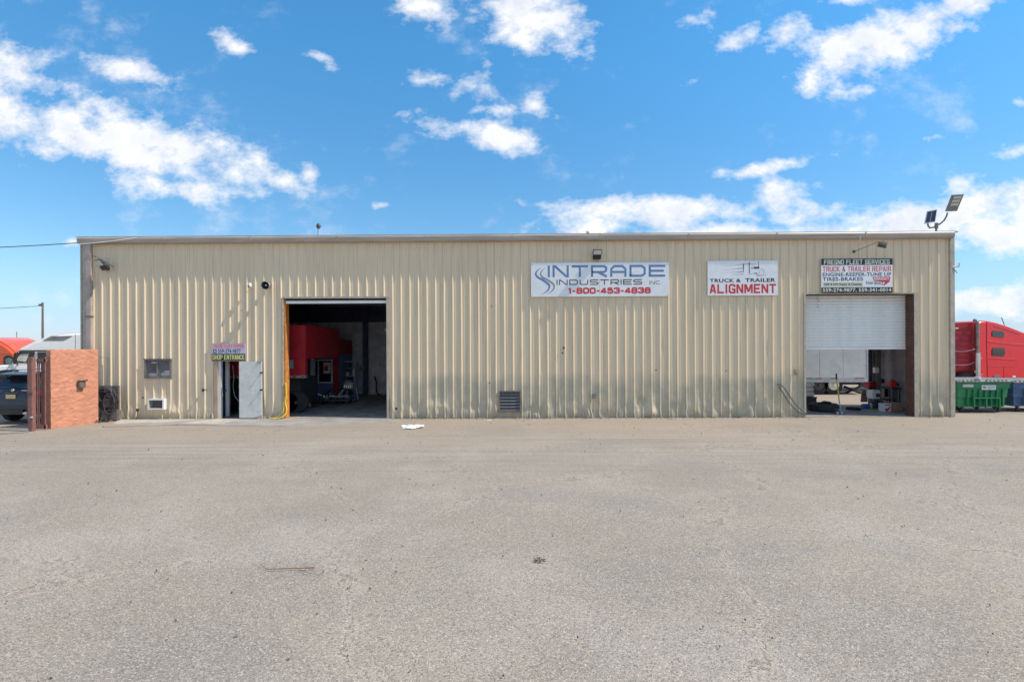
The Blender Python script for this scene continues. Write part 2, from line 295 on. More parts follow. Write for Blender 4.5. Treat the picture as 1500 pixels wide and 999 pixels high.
M['trailerwhite'] = mat('white_trailer_panel', (0.52, 0.52, 0.50), 0.4, var=0.1, scale=0.7, dirt=(0.36, 0.37, 0.38), dirt_amt=0.5)

# ------------------------------------------------------------------ helpers
WM = {}
class MB:
    def __init__(s): s.v = []; s.f = []
    def add(s, vs, fs):
        o = len(s.v); s.v += [Vector(p) for p in vs]; s.f += [tuple(i+o for i in f) for f in fs]; return s
    def box(s, x0, x1, y0, y1, z0, z1, Mx=None):
        vs = [Vector((x, y, z)) for x in (x0, x1) for y in (y0, y1) for z in (z0, z1)]
        if Mx: vs = [Mx @ p for p in vs]
        return s.add(vs, [(0,1,3,2),(4,6,7,5),(0,4,5,1),(2,3,7,6),(0,2,6,4),(1,5,7,3)])
    def bbox(s, x0, x1, y0, y1, z0, z1, b=0.01, seg=2, Mx=None):
        bm = bmesh.new(); t = MB().box(x0, x1, y0, y1, z0, z1)
        vv = [bm.verts.new(p) for p in t.v]; [bm.faces.new([vv[i] for i in f]) for f in t.f]
        bmesh.ops.bevel(bm, geom=bm.edges[:], offset=b, segments=seg, affect='EDGES')
        return s.frombm(bm, Mx)
    def frombm(s, bm, Mx=None):
        bm.verts.index_update()
        s.add([(Mx @ v.co if Mx else v.co.copy()) for v in bm.verts], [tuple(v.index for v in f.verts) for f in bm.faces]); bm.free(); return s
    def tube(s, pts, r, n=8, caps=True):
        pts = [Vector(p) for p in pts]; rs = r if isinstance(r, (list, tuple)) else [r]*len(pts)
        vs = []; ref = None
        for i, p in enumerate(pts):
            t = (pts[min(i+1, len(pts)-1)] - pts[max(i-1, 0)]).normalized()
            if ref is None:
                ref = Vector((0, 0, 1)) if abs(t.z) < 0.9 else Vector((1, 0, 0))
            a = t.cross(ref); a = a.normalized() if a.length > 1e-6 else t.orthogonal().normalized(); b = a.cross(t).normalized(); ref = b
            for k in range(n):
                q = 2*math.pi*k/n; vs.append(p + (a*math.cos(q) + b*math.sin(q))*rs[i])
        fs = [(i*n+k, i*n+(k+1) % n, (i+1)*n+(k+1) % n, (i+1)*n+k) for i in range(len(pts)-1) for k in range(n)]
        if caps: fs += [tuple(range(n))[::-1], tuple((len(pts)-1)*n+k for k in range(n))]
        return s.add(vs, fs)
    def lathe(s, prof, n=24, axis='Z', o=(0, 0, 0), Mx=None, caps=True):
        vs = []
        for r, h in prof:
            for k in range(n):
                a = 2*math.pi*k/n; c, d = r*math.cos(a), r*math.sin(a)
                p = {'Z': (c, d, h), 'Y': (c, h, d), 'X': (h, c, d)}[axis]
                p = Vector(p) + Vector(o); vs.append(Mx @ p if Mx else p)
        fs = [(i*n+k, i*n+(k+1) % n, (i+1)*n+(k+1) % n, (i+1)*n+k) for i in range(len(prof)-1) for k in range(n)]
        if caps and prof[0][0] > 1e-5: fs.append(tuple(range(n))[::-1])
        if caps and prof[-1][0] > 1e-5: fs.append(tuple((len(prof)-1)*n+k for k in range(n)))
        return s.add(vs, fs)
    def prism(s, poly, y0, y1, bev=0.0, seg=2, Mx=None, plane='XZ'):
        """outline in XZ (or YZ) given a depth"""
        bm = bmesh.new()
        mk = (lambda a, b, c: (a, c, b)) if plane == 'XZ' else ((lambda a, b, c: (c, a, b)) if plane == 'YZ' else (lambda a, b, c: (a, b, c)))
        A = [bm.verts.new(mk(a, b, y0)) for a, b in poly]; B = [bm.verts.new(mk(a, b, y1)) for a, b in poly]
        n = len(poly)
        caps = [bm.faces.new(A), bm.faces.new(B[::-1])]
        for i in range(n): bm.faces.new((A[i], B[i], B[(i+1) % n], A[(i+1) % n]))
        bmesh.ops.recalc_face_normals(bm, faces=bm.faces[:])
        if bev: bmesh.ops.bevel(bm, geom=list({e for f in caps for e in f.edges}), offset=bev, segments=seg, affect='EDGES')
        return s.frombm(bm, Mx)
    def loft(s, rings, caps=True):
        n = len(rings[0]); o = [p for r_ in rings for p in r_]
        fs = [(i*n+k, i*n+(k+1) % n, (i+1)*n+(k+1) % n, (i+1)*n+k) for i in range(len(rings)-1) for k in range(n)]
        if caps: fs += [tuple(range(n))[::-1], tuple((len(rings)-1)*n+k for k in range(n))]
        return s.add(o, fs)
    def build(s, name, m, parent=None, smooth=False, label=None, kind=None, auto=None):
        me = bpy.data.meshes.new(name)
        inv = WM[parent.name].inverted() if parent is not None else None
        me.from_pydata([tuple(inv @ p if inv else p) for p in s.v], [], s.f)
        me.materials.append(M[m] if isinstance(m, str) else m)
        bm = bmesh.new(); bm.from_mesh(me); bmesh.ops.recalc_face_normals(bm, faces=bm.faces[:]); bm.to_mesh(me); bm.free()
        if smooth:
            me.shade_smooth()
            me.set_sharp_from_angle(angle=R(auto or 40))
        o = bpy.data.objects.new(name, me); COL.objects.link(o)
        if parent is not None: o.parent = parent; WM[o.name] = WM[parent.name]
        else: WM[o.name] = Matrix.Identity(4)
        if label: o['label'] = label
        if kind: o['kind'] = kind
        return o
def thing(name, label, cat, loc=(0, 0, 0), rotz=0, group=None, parent=None):
    o = bpy.data.objects.new(name, None); COL.objects.link(o); o.empty_display_size = 0.3
    o.location = loc; o.rotation_euler = (0, 0, rotz)
    if label: o['label'] = label
    if cat: o['category'] = cat
    if group: o['group'] = group
    WM[o.name] = Matrix.Translation(loc) @ Matrix.Rotation(rotz, 4, 'Z')
    return o
def tag(o, label, cat, group=None):
    o['label'] = label; o['category'] = cat
    if group: o['group'] = group
    return o
def clone(src, parent, loc):
    c = src.copy(); COL.objects.link(c); c.parent = parent; c.location = loc; return c
def B(x0, x1, y0, y1, z0, z1, b=0.0):
    return MB().bbox(x0, x1, y0, y1, z0, z1, b) if b else MB().box(x0, x1, y0, y1, z0, z1)

def text(s, x0, x1, z0, z1, y, m, parent, bold=0.0, slant=0.0, sp=1.06, name='lettering', label=None, rot=0.0):
    cu = bpy.data.curves.new('t', 'FONT'); cu.body = s; cu.size = 1; cu.resolution_u = 3; cu.offset = bold; cu.extrude = 0.0
    cu.shear = slant; cu.space_character = sp
    to = bpy.data.objects.new('t', cu); COL.objects.link(to)
    bpy.context.view_layer.update()
    dg = bpy.context.evaluated_depsgraph_get()
    me = bpy.data.meshes.new_from_object(to.evaluated_get(dg), depsgraph=dg)
    xs = [v.co.x for v in me.vertices]; ys = [v.co.y for v in me.vertices]
    ax, bx, ay, by = min(xs), max(xs), min(ys), max(ys)
    mb = MB(); cx, cz = (x0+x1)/2, (z0+z1)/2; cr, sr = math.cos(rot), math.sin(rot)
    vs = []
    for v in me.vertices:
        X = x0+(v.co.x-ax)/(bx-ax)*(x1-x0)-cx; Z = z0+(v.co.y-ay)/(by-ay)*(z1-z0)-cz
        vs.append((cx+X*cr-Z*sr, y, cz+X*sr+Z*cr))
    mb.add(vs, [tuple(p.vertices) for p in me.polygons])
    bpy.data.objects.remove(to); bpy.data.curves.remove(cu); bpy.data.meshes.remove(me)
    return mb.build(name, m, parent, label=label)

def stroke(mb, pts, th, y, closed=False):
    """flat ribbon of constant thickness along a polyline in XZ"""
    P = [Vector((p[0], p[1])) for p in pts]; n = len(P); L = []; Rr = []
    for i in range(n):
        a = P[i]-P[i-1] if i > 0 else P[1]-P[0]
        b = P[i+1]-P[i] if i < n-1 else P[-1]-P[-2]
        a = a.normalized(); b = b.normalized(); na = Vector((-a.y, a.x)); nb = Vector((-b.y, b.x))
        mm = (na+nb); mm = mm.normalized() if mm.length > 1e-4 else na
        k = min(1.6, 1/max(0.35, mm.dot(na)))
        t = th[i] if isinstance(th, (list, tuple)) else th
        L.append(P[i]+mm*t/2*k); Rr.append(P[i]-mm*t/2*k)
    vs = [(p.x, y, p.y) for p in L]+[(p.x, y, p.y) for p in Rr]
    mb.add(vs, [(i, i+1, n+i+1, n+i) for i in range(n-1)])
GL = {  # extended square letters, unit box
 'I': (0.10, [[(.05, 0), (.05, 1)]]),
 'N': (1.0, [[(.07, 0), (.07, .93), (.16, .93), (.84, .07), (.93, .07), (.93, 1)]]),
 'T': (1.0, [[(0, .92), (1, .92)], [(.5, .84), (.5, 0)]]),
 'R': (1.0, [[(.07, 0), (.07, .92), (.8, .92), (.93, .80), (.93, .55), (.8, .42), (.07, .42)], [(.45, .40), (.97, .03)]]),
 'A': (1.0, [[(.07, 0), (.07, .68), (.25, .92), (.75, .92), (.93, .68), (.93, 0)], [(.1, .42), (.9, .42)]]),
 'D': (1.0, [[(.07, .08), (.07, .92), (.75, .92), (.93, .75), (.93, .25), (.75, .08), (.0, .08)]]),
 'E': (1.0, [[(1, .92), (.07, .92), (.07, .08), (1, .08)], [(.1, .5), (.92, .5)]]),
 'U': (1.0, [[(.07, 1), (.07, .22), (.22, .08), (.78, .08), (.93, .22), (.93, 1)]]),
 'S': (1.0, [[(.97, .92), (.2, .92), (.06, .80), (.06, .62), (.2, .51), (.8, .49), (.94, .38), (.94, .20), (.8, .08), (.03, .08)]]),
 'C': (1.0, [[(.97, .92), (.22, .92), (.07, .78), (.07, .22), (.22, .08), (.97, .08)]]),
 '.': (0.12, [[(.0, .05), (.12, .05)]]),
}
def wide_text(s, x0, x1, z0, z1, y, m, parent, th, gap=0.2):
    mb = MB(); tot = sum(GL[c][0] for c in s)+gap*(len(s)-1); k = (x1-x0)/tot; x = x0; h = z1-z0
    for j, c in enumerate(s):
        w, st = GL[c]
        for n_, poly in enumerate(st):
            stroke(mb, [(x+px*k, z0+pz*h) for px, pz in poly], th, y - 0.0004*n_ - 0.0001*j)
        x += (w+gap)*k
    return mb.build('lettering', m, parent)

# heavy condensed lettering: every stroke its own flat bar, staggered by a fraction of a millimetre
HG = {'A': [[(.16, 0), (.44, 1)], [(.84, 0), (.56, 1)], [(.25, .3), (.75, .3)]], 'L': [[(.14, 0), (.14, 1)], [(.14, .09), (.95, .09)]], 'I': [[(.5, 0), (.5, 1)]],
 'G': [[(.86, .68), (.86, .84), (.72, .92), (.28, .92), (.14, .8), (.14, .2), (.28, .08), (.86, .08)], [(.86, .0), (.86, .5)], [(.5, .44), (.9, .44)]],
 'N': [[(.14, 0), (.14, 1)], [(.86, 0), (.86, 1)], [(.2, .92), (.8, .08)]], 'M': [[(.12, 0), (.12, 1)], [(.88, 0), (.88, 1)], [(.2, .93), (.5, .15)], [(.8, .93), (.5, .15)]],
 'E': [[(.14, 0), (.14, 1)], [(.14, .09), (.92, .09)], [(.14, .5), (.84, .5)], [(.14, .91), (.92, .91)]], 'F': [[(.14, 0), (.14, 1)], [(.14, .5), (.84, .5)], [(.14, .91), (.92, .91)]],
 'T': [[(.5, 0), (.5, .9)], [(.02, .91), (.98, .91)]], 'R': [[(.14, 0), (.14, 1)], [(.14, .92), (.7, .92), (.86, .82), (.86, .58), (.7, .48), (.14, .48)], [(.6, .46), (.88, 0)]],
 'P': [[(.14, 0), (.14, 1)], [(.14, .92), (.7, .92), (.86, .82), (.86, .52), (.7, .42), (.14, .42)]],
 'S': [[(.86, .70), (.86, .84), (.72, .92), (.28, .92), (.14, .82), (.14, .64), (.28, .55), (.72, .45), (.86, .36), (.86, .18), (.72, .08), (.28, .08), (.14, .18), (.14, .32)]],
 'O': [[(.5, .92), (.28, .92), (.14, .8), (.14, .2), (.28, .08), (.72, .08), (.86, .2), (.86, .8), (.72, .92), (.49, .92)]],
 'V': [[(.14, 1), (.48, .04)], [(.86, 1), (.52, .04)]], 'C': [[(.86, .66), (.86, .82), (.72, .92), (.28, .92), (.14, .8), (.14, .2), (.28, .08), (.72, .08), (.86, .18), (.86, .36)]],
 'U': [[(.14, 1), (.14, .2), (.28, .08), (.72, .08), (.86, .2), (.86, 1)]], 'K': [[(.14, 0), (.14, 1)], [(.2, .44), (.86, 1)], [(.4, .56), (.88, 0)]],
 'H': [[(.14, 0), (.14, 1)], [(.86, 0), (.86, 1)], [(.14, .5), (.86, .5)]],
 '&': [[(.92, .02), (.3, .72), (.34, .88), (.5, .93), (.64, .86), (.62, .7), (.2, .38), (.16, .18), (.34, .07), (.6, .1), (.9, .45)]],
 '-': [[(.15, .42), (.85, .42)]], ',': [[(.5, .14), (.3, -.12)]],
 '1': [[(.6, 0), (.6, 1)], [(.2, .78), (.6, .9)]], '2': [[(.14, .68), (.14, .82), (.28, .92), (.72, .92), (.86, .82), (.86, .6), (.2, .12)], [(.1, .09), (.9, .09)]],
 '3': [[(.14, .7), (.14, .84), (.28, .92), (.72, .92), (.85, .82), (.85, .62), (.7, .52), (.4, .52)], [(.7, .51), (.86, .4), (.86, .18), (.72, .08), (.28, .08), (.14, .18), (.14, .32)]],
 '4': [[(.7, 0), (.7, 1)], [(.66, .95), (.14, .3)], [(.05, .26), (.95, .26)]], '5': [[(.86, .91), (.16, .91)], [(.18, .94), (.18, .52)], [(.16, .55), (.7, .58), (.86, .48), (.86, .18), (.72, .08), (.28, .08), (.14, .18), (.14, .3)]],
 '7': [[(.08, .91), (.92, .91)], [(.84, .9), (.36, 0)]], '0': [[(.5, .92), (.28, .92), (.14, .8), (.14, .2), (.28, .08), (.72, .08), (.86, .2), (.86, .8), (.72, .92), (.49, .92)]],
 '8': [[(.5, .92), (.28, .92), (.17, .82), (.17, .62), (.3, .52), (.7, .52), (.83, .62), (.83, .82), (.72, .92), (.49, .92)], [(.3, .51), (.14, .4), (.14, .18), (.28, .08), (.72, .08), (.86, .18), (.86, .4), (.7, .51)]],
 '9': [[(.84, .5), (.3, .46), (.14, .58), (.14, .82), (.28, .92), (.72, .92), (.86, .8), (.86, .2), (.72, .08), (.28, .08), (.14, .18), (.14, .3)]]}
HW = {'I': .42, 'M': 1.25, '-': .62, ',': .4, '1': .62, ' ': .5}
def heavy_text(s, x0, x1, z0, z1, y, m, parent, gap=.10, th=.26):
    tot = sum(HW.get(c, 1.0) for c in s)+gap*(len(s)-1); k = (x1-x0)/tot; x = x0; h = z1-z0; mb = MB()
    t_ = min(th*k, h*.30)
    for j, c in enumerate(s):
        w = HW.get(c, 1.0)*k
        for q, pl in enumerate(HG.get(c, [])):
            stroke(mb, [(x+px*w, z0+pz*h) for px, pz in pl], t_*(.8 if h < .13 else 1), y-.0003*(q+1))
        x += w+gap*k
    return mb.build('lettering', m, parent)
# ================================================================== GROUND
def ground():
    xs = [-900, -300, -120, -60, -40]+[-30+i*1.5 for i in range(41)]+[40, 60, 120, 300, 900]
    ys = [-60, -40, -30, -24, -20]+[-18+i*1.0 for i in range(31)]+[16, 22, 35, 70, 200, 600, 2500]
    mb = MB()
    for y in ys:
        for x in xs:
            z = 0.0
            if -17.5 < y < -0.6: z = 0.018*(mnoise.noise(Vector((x*0.25, y*0.3, 3)))) * min(1, (-0.6-y)/2)
            mb.v.append(Vector((x, y, z-0.004)))
    n = len(xs)
    mb.f = [(j*n+i, j*n+i+1, (j+1)*n+i+1, (j+1)*n+i) for j in range(len(ys)-1) for i in range(n-1)]
    return mb.build('ground', 'ground', kind='structure', smooth=True)
ground()
# grey apron ramps and the pale pad by the shop entrance (thin slabs with feathered, sloping edges)
def pad(name, pts, z, m):
    cx = sum(p[0] for p in pts)/len(pts); cy = sum(p[1] for p in pts)/len(pts)
    n = len(pts); vs = [(x, y, z) for x, y in pts]+[(cx+(x-cx)*1.02, min(cy+(y-cy)*1.03, -0.02), -0.03) for x, y in pts]
    MB().add(vs, [tuple(range(n))]+[(i, (i+1) % n, n+(i+1) % n, n+i) for i in range(n)]).build(name, m, kind='structure')
def GP(px, py):
    d = fw*FPX + rt*(px-750) + up*(HOR-py); t = -CAMZ/d.z
    return (CX+d.x*t, -D+d.y*t)
pad('concrete_apron', [GP(166, 621), GP(262, 618.5), GP(300, 615.5), (WX(318), -0.05), (WX(176), -0.05)], 0.016, 'apron')
pad('concrete_pad', [GP(262, 621), GP(325, 622), (WX(352), -0.06), (WX(319), -0.06)], 0.026, 'apron')
pad('asphalt_ramp', [GP(150, 626), GP(262, 622.5), GP(420, 625), GP(585, 617), (WX(572), -0.06), (WX(300), -0.06)], 0.019, 'gapron')
# floor inside and the yard slab behind
B(-15.1, 15.4, 0.0, 3.55, -0.2, 0.012).build('floor', 'conc', kind='structure')
B(-15.1, 9.4, 3.551, 12.0, -0.2, 0.012).build('floor_rear', 'conc', kind='structure')

# ================================================================== BUILDING
bl = thing('workshop_building', 'long beige ribbed metal workshop with two truck bay doors', 'building', (0, 0, 0))
XL, XR, ZT = WX(128), WX(1392), 6.26
P3 = 0.3048
C0 = WX(574.4)
def rx(px): return WX(px)
OPEN = [ # x0,x1,z0,z1
 (rx(416), rx(569), -1, WZ(492, 437)), (rx(1179), rx(1338), -1, WZ(1250, 431)),
 (rx(317), rx(353), -1, WZ(335, 529)), (rx(214), rx(251), WZ(232, 553), WZ(232, 527)),
 (rx(221), rx(243), WZ(232, 598.5), WZ(232, 584.5)), (rx(731), rx(762), WZ(746, 603), WZ(746, 573))]
def prof(x):
    """depth of the sheet (negative = towards the yard)"""
    t = (x-C0) % P3
    if t > P3/2: t -= P3
    if t < -0.012: y = 0
    elif t < 0: y = -0.03*(t+0.012)/0.012
    elif t < 0.028: y = -0.03
    elif t < 0.053: y = -0.03*(0.053-t)/0.025
    else: y = 0
    s = (x-C0-0.05) % P3
    if y == 0:
        for q in (0.075, 0.155):
            if abs(s-q) < 0.012: y = -0.004
    return y
DENT = [(random.uniform(-14.8, 15.2), random.uniform(0.0, 0.5), random.uniform(0.08, 0.22), random.uniform(0.12, 0.5), random.choice((-1, 1, 1))*random.uniform(0.02, 0.055)) for _ in range(150)]
DENT += [(WX(760+34), 1.9, 0.05, 0.35, 0.03), (WX(972), 2.5, 0.12, 0.3, 0.025), (WX(1125), 2.4, 0.10, 0.3, 0.03), (WX(1172), 1.0, 0.25, 0.7, 0.05), (WX(1163), 1.2, 0.12, 0.8, 0.03),
         (WX(800), 0.35, 0.12, 0.35, -0.05), (WX(955), 0.3, 0.12, 0.4, -0.05), (WX(1085), 0.25, 0.14, 0.3, 0.05), (WX(1360), 0.4, 0.15, 0.5, -0.04), (WX(1375), 1.0, 0.1, 0.8, 0.03), (WX(886), 0.3, 0.12, 0.35, 0.05), (WX(762), 2.2, 0.03, 0.25, 0.02)]
def panel(xa, xb):
    xs = {xa, xb}; k0 = int((xa-C0)/P3)-2
    for k in range(k0, k0+7):
        c = C0+k*P3
        for dx in (-0.012, 0.0, 0.028, 0.053, 0.113, 0.125, 0.137, 0.193, 0.205, 0.217, 0.09, 0.165, 0.245):
            if xa < c+dx < xb: xs.add(c+dx)
    zs = {0.03, ZT}
    zz = 0.08
    while zz < ZT: zs.add(round(zz, 3)); zz += 0.055 if zz < 0.7 else (0.12 if zz < 2.8 else 0.5)
    for x0, x1, z0, z1 in OPEN:
        for x in (x0, x1):
            if xa < x < xb: xs.add(x)
        if x1 > xa and x0 < xb:
            for z in (z0, z1):
                if z > 0: zs.add(z)
    def clean(vals, keep):
        out = []
        for q in sorted(vals):
            if out and q-out[-1] < 0.004:
                if any(abs(q-k) < 1e-6 for k in keep): out[-1] = q
                continue
            out.append(q)
        return out
    ex = [xa, xb]+[q for o in OPEN for q in o[:2]]; ez = [0.03, ZT]+[q for o in OPEN for q in o[2:]]
    xs = clean(xs, ex); zs = clean(zs, ez)
    mb = MB(); seed = random.random()*50
    for z in zs:
        low = max(0, 1-z/0.75)
        for x in xs:
            y = prof(x)
            dx = 0; dyv = 0
            dyv += 0.006*mnoise.noise(Vector((x*1.1, z*0.5, 1)))
            if low:
                dyv += low*0.05*mnoise.noise(Vector((x*4.0, z*3.2, 7)))*(1.0 if x > -5 else 0.6)
                dx += low*0.045*mnoise.noise(Vector((x*2.5, z*4, 17)))
            dx += 0.004*mnoise.noise(Vector((int(x/P3)*3.1, z*0.8, 5)))
            for (qx, qz, rxx, rz, am) in DENT:
                e = ((x-qx)/rxx)**2+((z-qz)/rz)**2
                if e < 3: dyv += am*math.exp(-e*1.6)
            edge = min(abs(x-xa), abs(x-xb)) < 1e-5 and False
            near_open = any(abs(x-o[0]) < 1e-5 or abs(x-o[1]) < 1e-5 for o in OPEN)
            if near_open: dx = 0
            zq = z-0.03+0.022*mnoise.noise(Vector((x*5, 3, 9))) if z < 0.031 else z
            mb.v.append(Vector((x+(0 if near_open else dx), min(y+dyv, 0.03), zq+(.012 if z < .031 else 0))))
    n = len(xs)
    for j in range(len(zs)-1):
        for i in range(n-1):
            mx, mz = (xs[i]+xs[i+1])/2, (zs[j]+zs[j+1])/2
            if any(o[0] < mx < o[1] and o[2] < mz < o[3] for o in OPEN): continue
            mb.f.append((j*n+i, j*n+i+1, (j+1)*n+i+1, (j+1)*n+i))
    if not mb.f: return
    used = sorted({i for f in mb.f for i in f}); mp = {a: b for b, a in enumerate(used)}
    mb.v = [mb.v[i]+Vector((0, OFF[0], 0)) for i in used]; mb.f = [tuple(mp[i] for i in f) for f in mb.f]
    mb.build('wall_panel', 'wall', bl)
OFF = [0]
edges = [XL]; k = math.ceil((XL-C0)/P3)
while True:
    x = C0+k*P3+0.014
    if x > XL+0.25:
        if x >= XR-0.25: break
        edges.append(x); k += 3
    else: k += 1
edges.append(XR)
for i in range(len(edges)-1):
    OFF[0] = random.uniform(-0.0015, 0.0015)
    panel(edges[i], edges[i+1])
# corner trims
xa = WX(119.5)
MB().box(xa, XL-0.005, -0.045, 0.2, 0.01, ZT).build('corner_trim', 'trim', bl)
MB().box(xa+0.06, xa+0.075, -0.049, -0.046, 0.01, ZT).build('corner_seam', 'brown', bl)
xb = WX(1397.5)
MB().bbox(XR-0.04, xb, -0.055, 0.2, 0.01, ZT, 0.012).build('corner_trim', 'trim', bl)
# gutter: rolled front, built as a long profile
def gutter():
    pr = [(0.0, 6.23), (-0.15, 6.235), (-0.185, 6.26), (-0.19, 6.33), (-0.20, 6.36), (-0.20, 6.41), (-0.175, 6.455), (-0.14, 6.46), (-0.12, 6.44), (-0.02, 6.43), (0.0, 6.43)]
    mb = MB(); x0, x1 = WX(113, -.2), WX(1400, -.2); n = 42; m_ = len(pr)
    for i in range(n+1):
        x = x0+(x1-x0)*i/n; w = 0.006*mnoise.noise(Vector((x*0.5, 0, 0)))
        mb.v += [Vector((x, y + (w if y < -0.1 else 0), z+w)) for y, z in pr]
    mb.f = [(i*m_+k, i*m_+(k+1) % m_, (i+1)*m_+(k+1) % m_, (i+1)*m_+k) for i in range(n) for k in range(m_)]
    mb.f += [tuple(range(m_)), tuple(n*m_+k for k in range(m_))]
    mb.build('gutter', 'gutter', bl)
    for i in range(1, 10):
        x = x0+(x1-x0)*i/10; MB().box(x-.012, x+.012, -0.208, -0.19, 6.30, 6.45).build('gutter_joint', 'gutter', bl)
gutter()
MB().prism([(-0.14, 6.47), (6.0, 6.85), (12.1, 6.47), (12.1, 6.40), (6.0, 6.78), (-0.11, 6.445)], XL-0.25, XR-5.9, plane='YZ').build('roof', 'roof', bl)
MB().prism([(-0.14, 6.47), (3.7, 6.70), (3.7, 6.63), (-0.11, 6.445)], XR-5.898, XR+0.2, plane='YZ').build('roof_bay', 'roof', bl)
# roof flashing lip seen just above the gutter
MB().box(WX(113, -.1), WX(1399, -.1), -0.16, -0.05, 6.468, 6.478).build('roof_edge', 'galv', bl)
# shell
MB().box(XL-0.2, XL-0.02, 0.2, 12, 0, 6.4).build('end_wall', 'trim', bl)
MB().box(XL-0.2, 9.4, 12, 12.2, 0, 6.4).build('rear_wall', 'trim', bl)
MB().box(XR-0.04, XR+0.10, 0.2, 3.55, 0, 6.5).build('end_wall', 'inmauve', bl)
MB().box(9.4, 9.55, 0.06, 12.2, 0, 6.4).build('partition_wall', 'inwhite', bl)
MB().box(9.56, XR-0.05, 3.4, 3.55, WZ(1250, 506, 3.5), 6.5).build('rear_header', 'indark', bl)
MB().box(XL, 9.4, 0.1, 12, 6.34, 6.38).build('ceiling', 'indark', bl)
# framing girts and columns behind the front sheet
g = MB()
for z in (1.1, 2.3, 4.75):
    for a, b in ((XL, OPEN[2][0]-.1), (OPEN[2][1]+.1, OPEN[0][0]-.25), (OPEN[0][1]+.1, 9.3), (9.6, OPEN[1][0]-.1)):
        g.box(a, b, 0.06, 0.24, z, z+0.06)
g.build('wall_girts', 'brown', bl, kind='stuff')
# partition and back wall seen in the big bay
YB = 9.2
zc = WZ(530, 472, YB)
x0b, x1b = -14.9, -2.0
def ribwall(x0, x1, y, z0, z1, m, name, step=0.3):
    mb = MB(); x = x0; pts = []
    while x < x1:
        pts += [(x, 0), (x+.22, 0), (x+.24, -.03), (x+.27, -.03)]; x += step
    pts.append((x1, 0))
    n = len(pts)
    mb.v = [Vector((a, y+b, z0)) for a, b in pts]+[Vector((a, y+b, z1)) for a, b in pts]
    mb.f = [(i, i+1, n+i+1, n+i) for i in range(n-1)]
    return mb.build(name, m, bl)
ribwall(x0b, x1b, YB, 0, zc, 'inwhite', 'inner_wall')
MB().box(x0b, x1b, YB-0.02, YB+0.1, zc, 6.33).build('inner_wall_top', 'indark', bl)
xc = WX(535, YB-0.4)
cl_ = MB().box(xc-0.11, xc+0.11, YB-0.5, YB-0.46, 0, 6.3).box(xc-0.11, xc+0.11, YB-0.3, YB-0.26, 0, 6.3).box(xc-0.02, xc+0.02, YB-.46, YB-.3, 0, 6.3)
cl_.build('column', 'indark', bl)
MB().bbox(WX(528, YB-.55), WX(533, YB-.55), YB-0.6, YB-0.51, WZ(530, 543, YB-.55), WZ(530, 536, YB-.55), 0.01).build('junction_box', 'mgrey', bl)
MB().box(x0b, x1b, 5.0, 5.25, 4.4, 4.8).build('roof_beam', 'indark', bl)
MB().box(WX(600, 4), WX(600, 4)+.12, 0.3, YB, 0, 6.3).build('side_lining', 'inwhite', bl)

# ---- big bay door opening
ob = OPEN[0]
xj = WX(418)
MB().box(ob[0], xj, -0.015, 0.02, 0.02, ob[3]-0.03).box(xj-0.012, xj+.0, 0.021, 0.30, 0.02, ob[3]-0.03).build('door_jamb', 'rustjamb', bl, label='orange jamb with chipped rusty paint')
MB().box(WX(566.5), ob[1]+0.02, -0.04, 0.30, 0.01, ob[3]).build('door_jamb', 'trim', bl)
MB().box(ob[0]-0.04, ob[1]+0.05, -0.045, -0.005, ob[3]-0.005, ob[3]+0.06).build('door_head', 'trim', bl)
MB().box(ob[0]-0.06, ob[0]-0.002, -0.042, -0.004, 0.01, ob[3]-0.006).build('door_trim', 'trim', bl)
MB().box(ob[0]+.02, ob[1], 0.10, 0.2, WZ(492, 440), ob[3]-.01).build('door_hood', 'brown', bl)
rd = MB().box(xj+0.01, WX(566), 0.03, 0.07, WZ(492, 444.5), WZ(492, 440.5)).build('rolled_door', 'slat', bl)
# ---- right bay door
oc = OPEN[1]
MB().box(oc[0]-0.05, oc[0]+0.012, -0.045, 0.1, 0.01, oc[3]).build('door_jamb', 'trim', bl)
xk = WX(1328.5)
xk = WX(1337)
jm = MB().box(xk, WX(1338), -.04, .345, 0.01, oc[3]-.02)
jm.build('door_jamb', 'brown', bl, label='brown steel jamb')
MB().box(WX(1338), WX(1344), -0.045, 0.0, 0.01, oc[3]+.06).build('door_trim', 'trim', bl)
MB().box(oc[0]-0.05, oc[1]-.003, -0.045, -0.005, oc[3], oc[3]+0.06).build('door_head', 'trim', bl)
MB().box(oc[0]+.012, xk, 0.03, 0.30, oc[3]-0.02, oc[3]-.002).build('door_soffit', 'brown', bl)
# roller curtain of interlocking slats
curtain = thing('roller_door', None, None); curtain.parent = bl; WM[curtain.name] = WM[bl.name]
# the curtain itself: backing sheet, then one object per slat
bpy.data.objects.remove(curtain)
CY = 0.36
zb, zt_ = WZ(1250, 512, CY), oc[3]+0.02
xs0, xs1 = oc[0]-0.05, WX(1330, CY)
curtain = MB().box(xs0, xs1, CY, CY+.006, zb, zt_).build('roller_door', 'slat', bl)
NS = 17; hs = (zt_-zb-0.09)/NS
sm = MB()
prs = [(0, 0), (-0.020, hs*0.10), (-0.036, hs*0.40), (-0.030, hs*0.72), (-0.006, hs*0.86), (0.0, hs*0.93)]
n = len(prs); sm.v = [Vector((x, CY+y, z)) for x in (xs0, xs1) for y, z in prs]; sm.f = [(i, i+1, n+i+1, n+i) for i in range(n-1)]
s0 = None
for i in range(NS):
    if s0 is None: s0 = sm.build('slat', 'slat', curtain); s0.location = (0, 0, zb+0.09)
    else: clone(s0, curtain, (0, 0, zb+0.09+i*hs))
MB().bbox(xs0, xs1, CY-.03, CY-.001, zb, zb+0.085, 0.008).build('bottom_bar', 'slat', curtain)
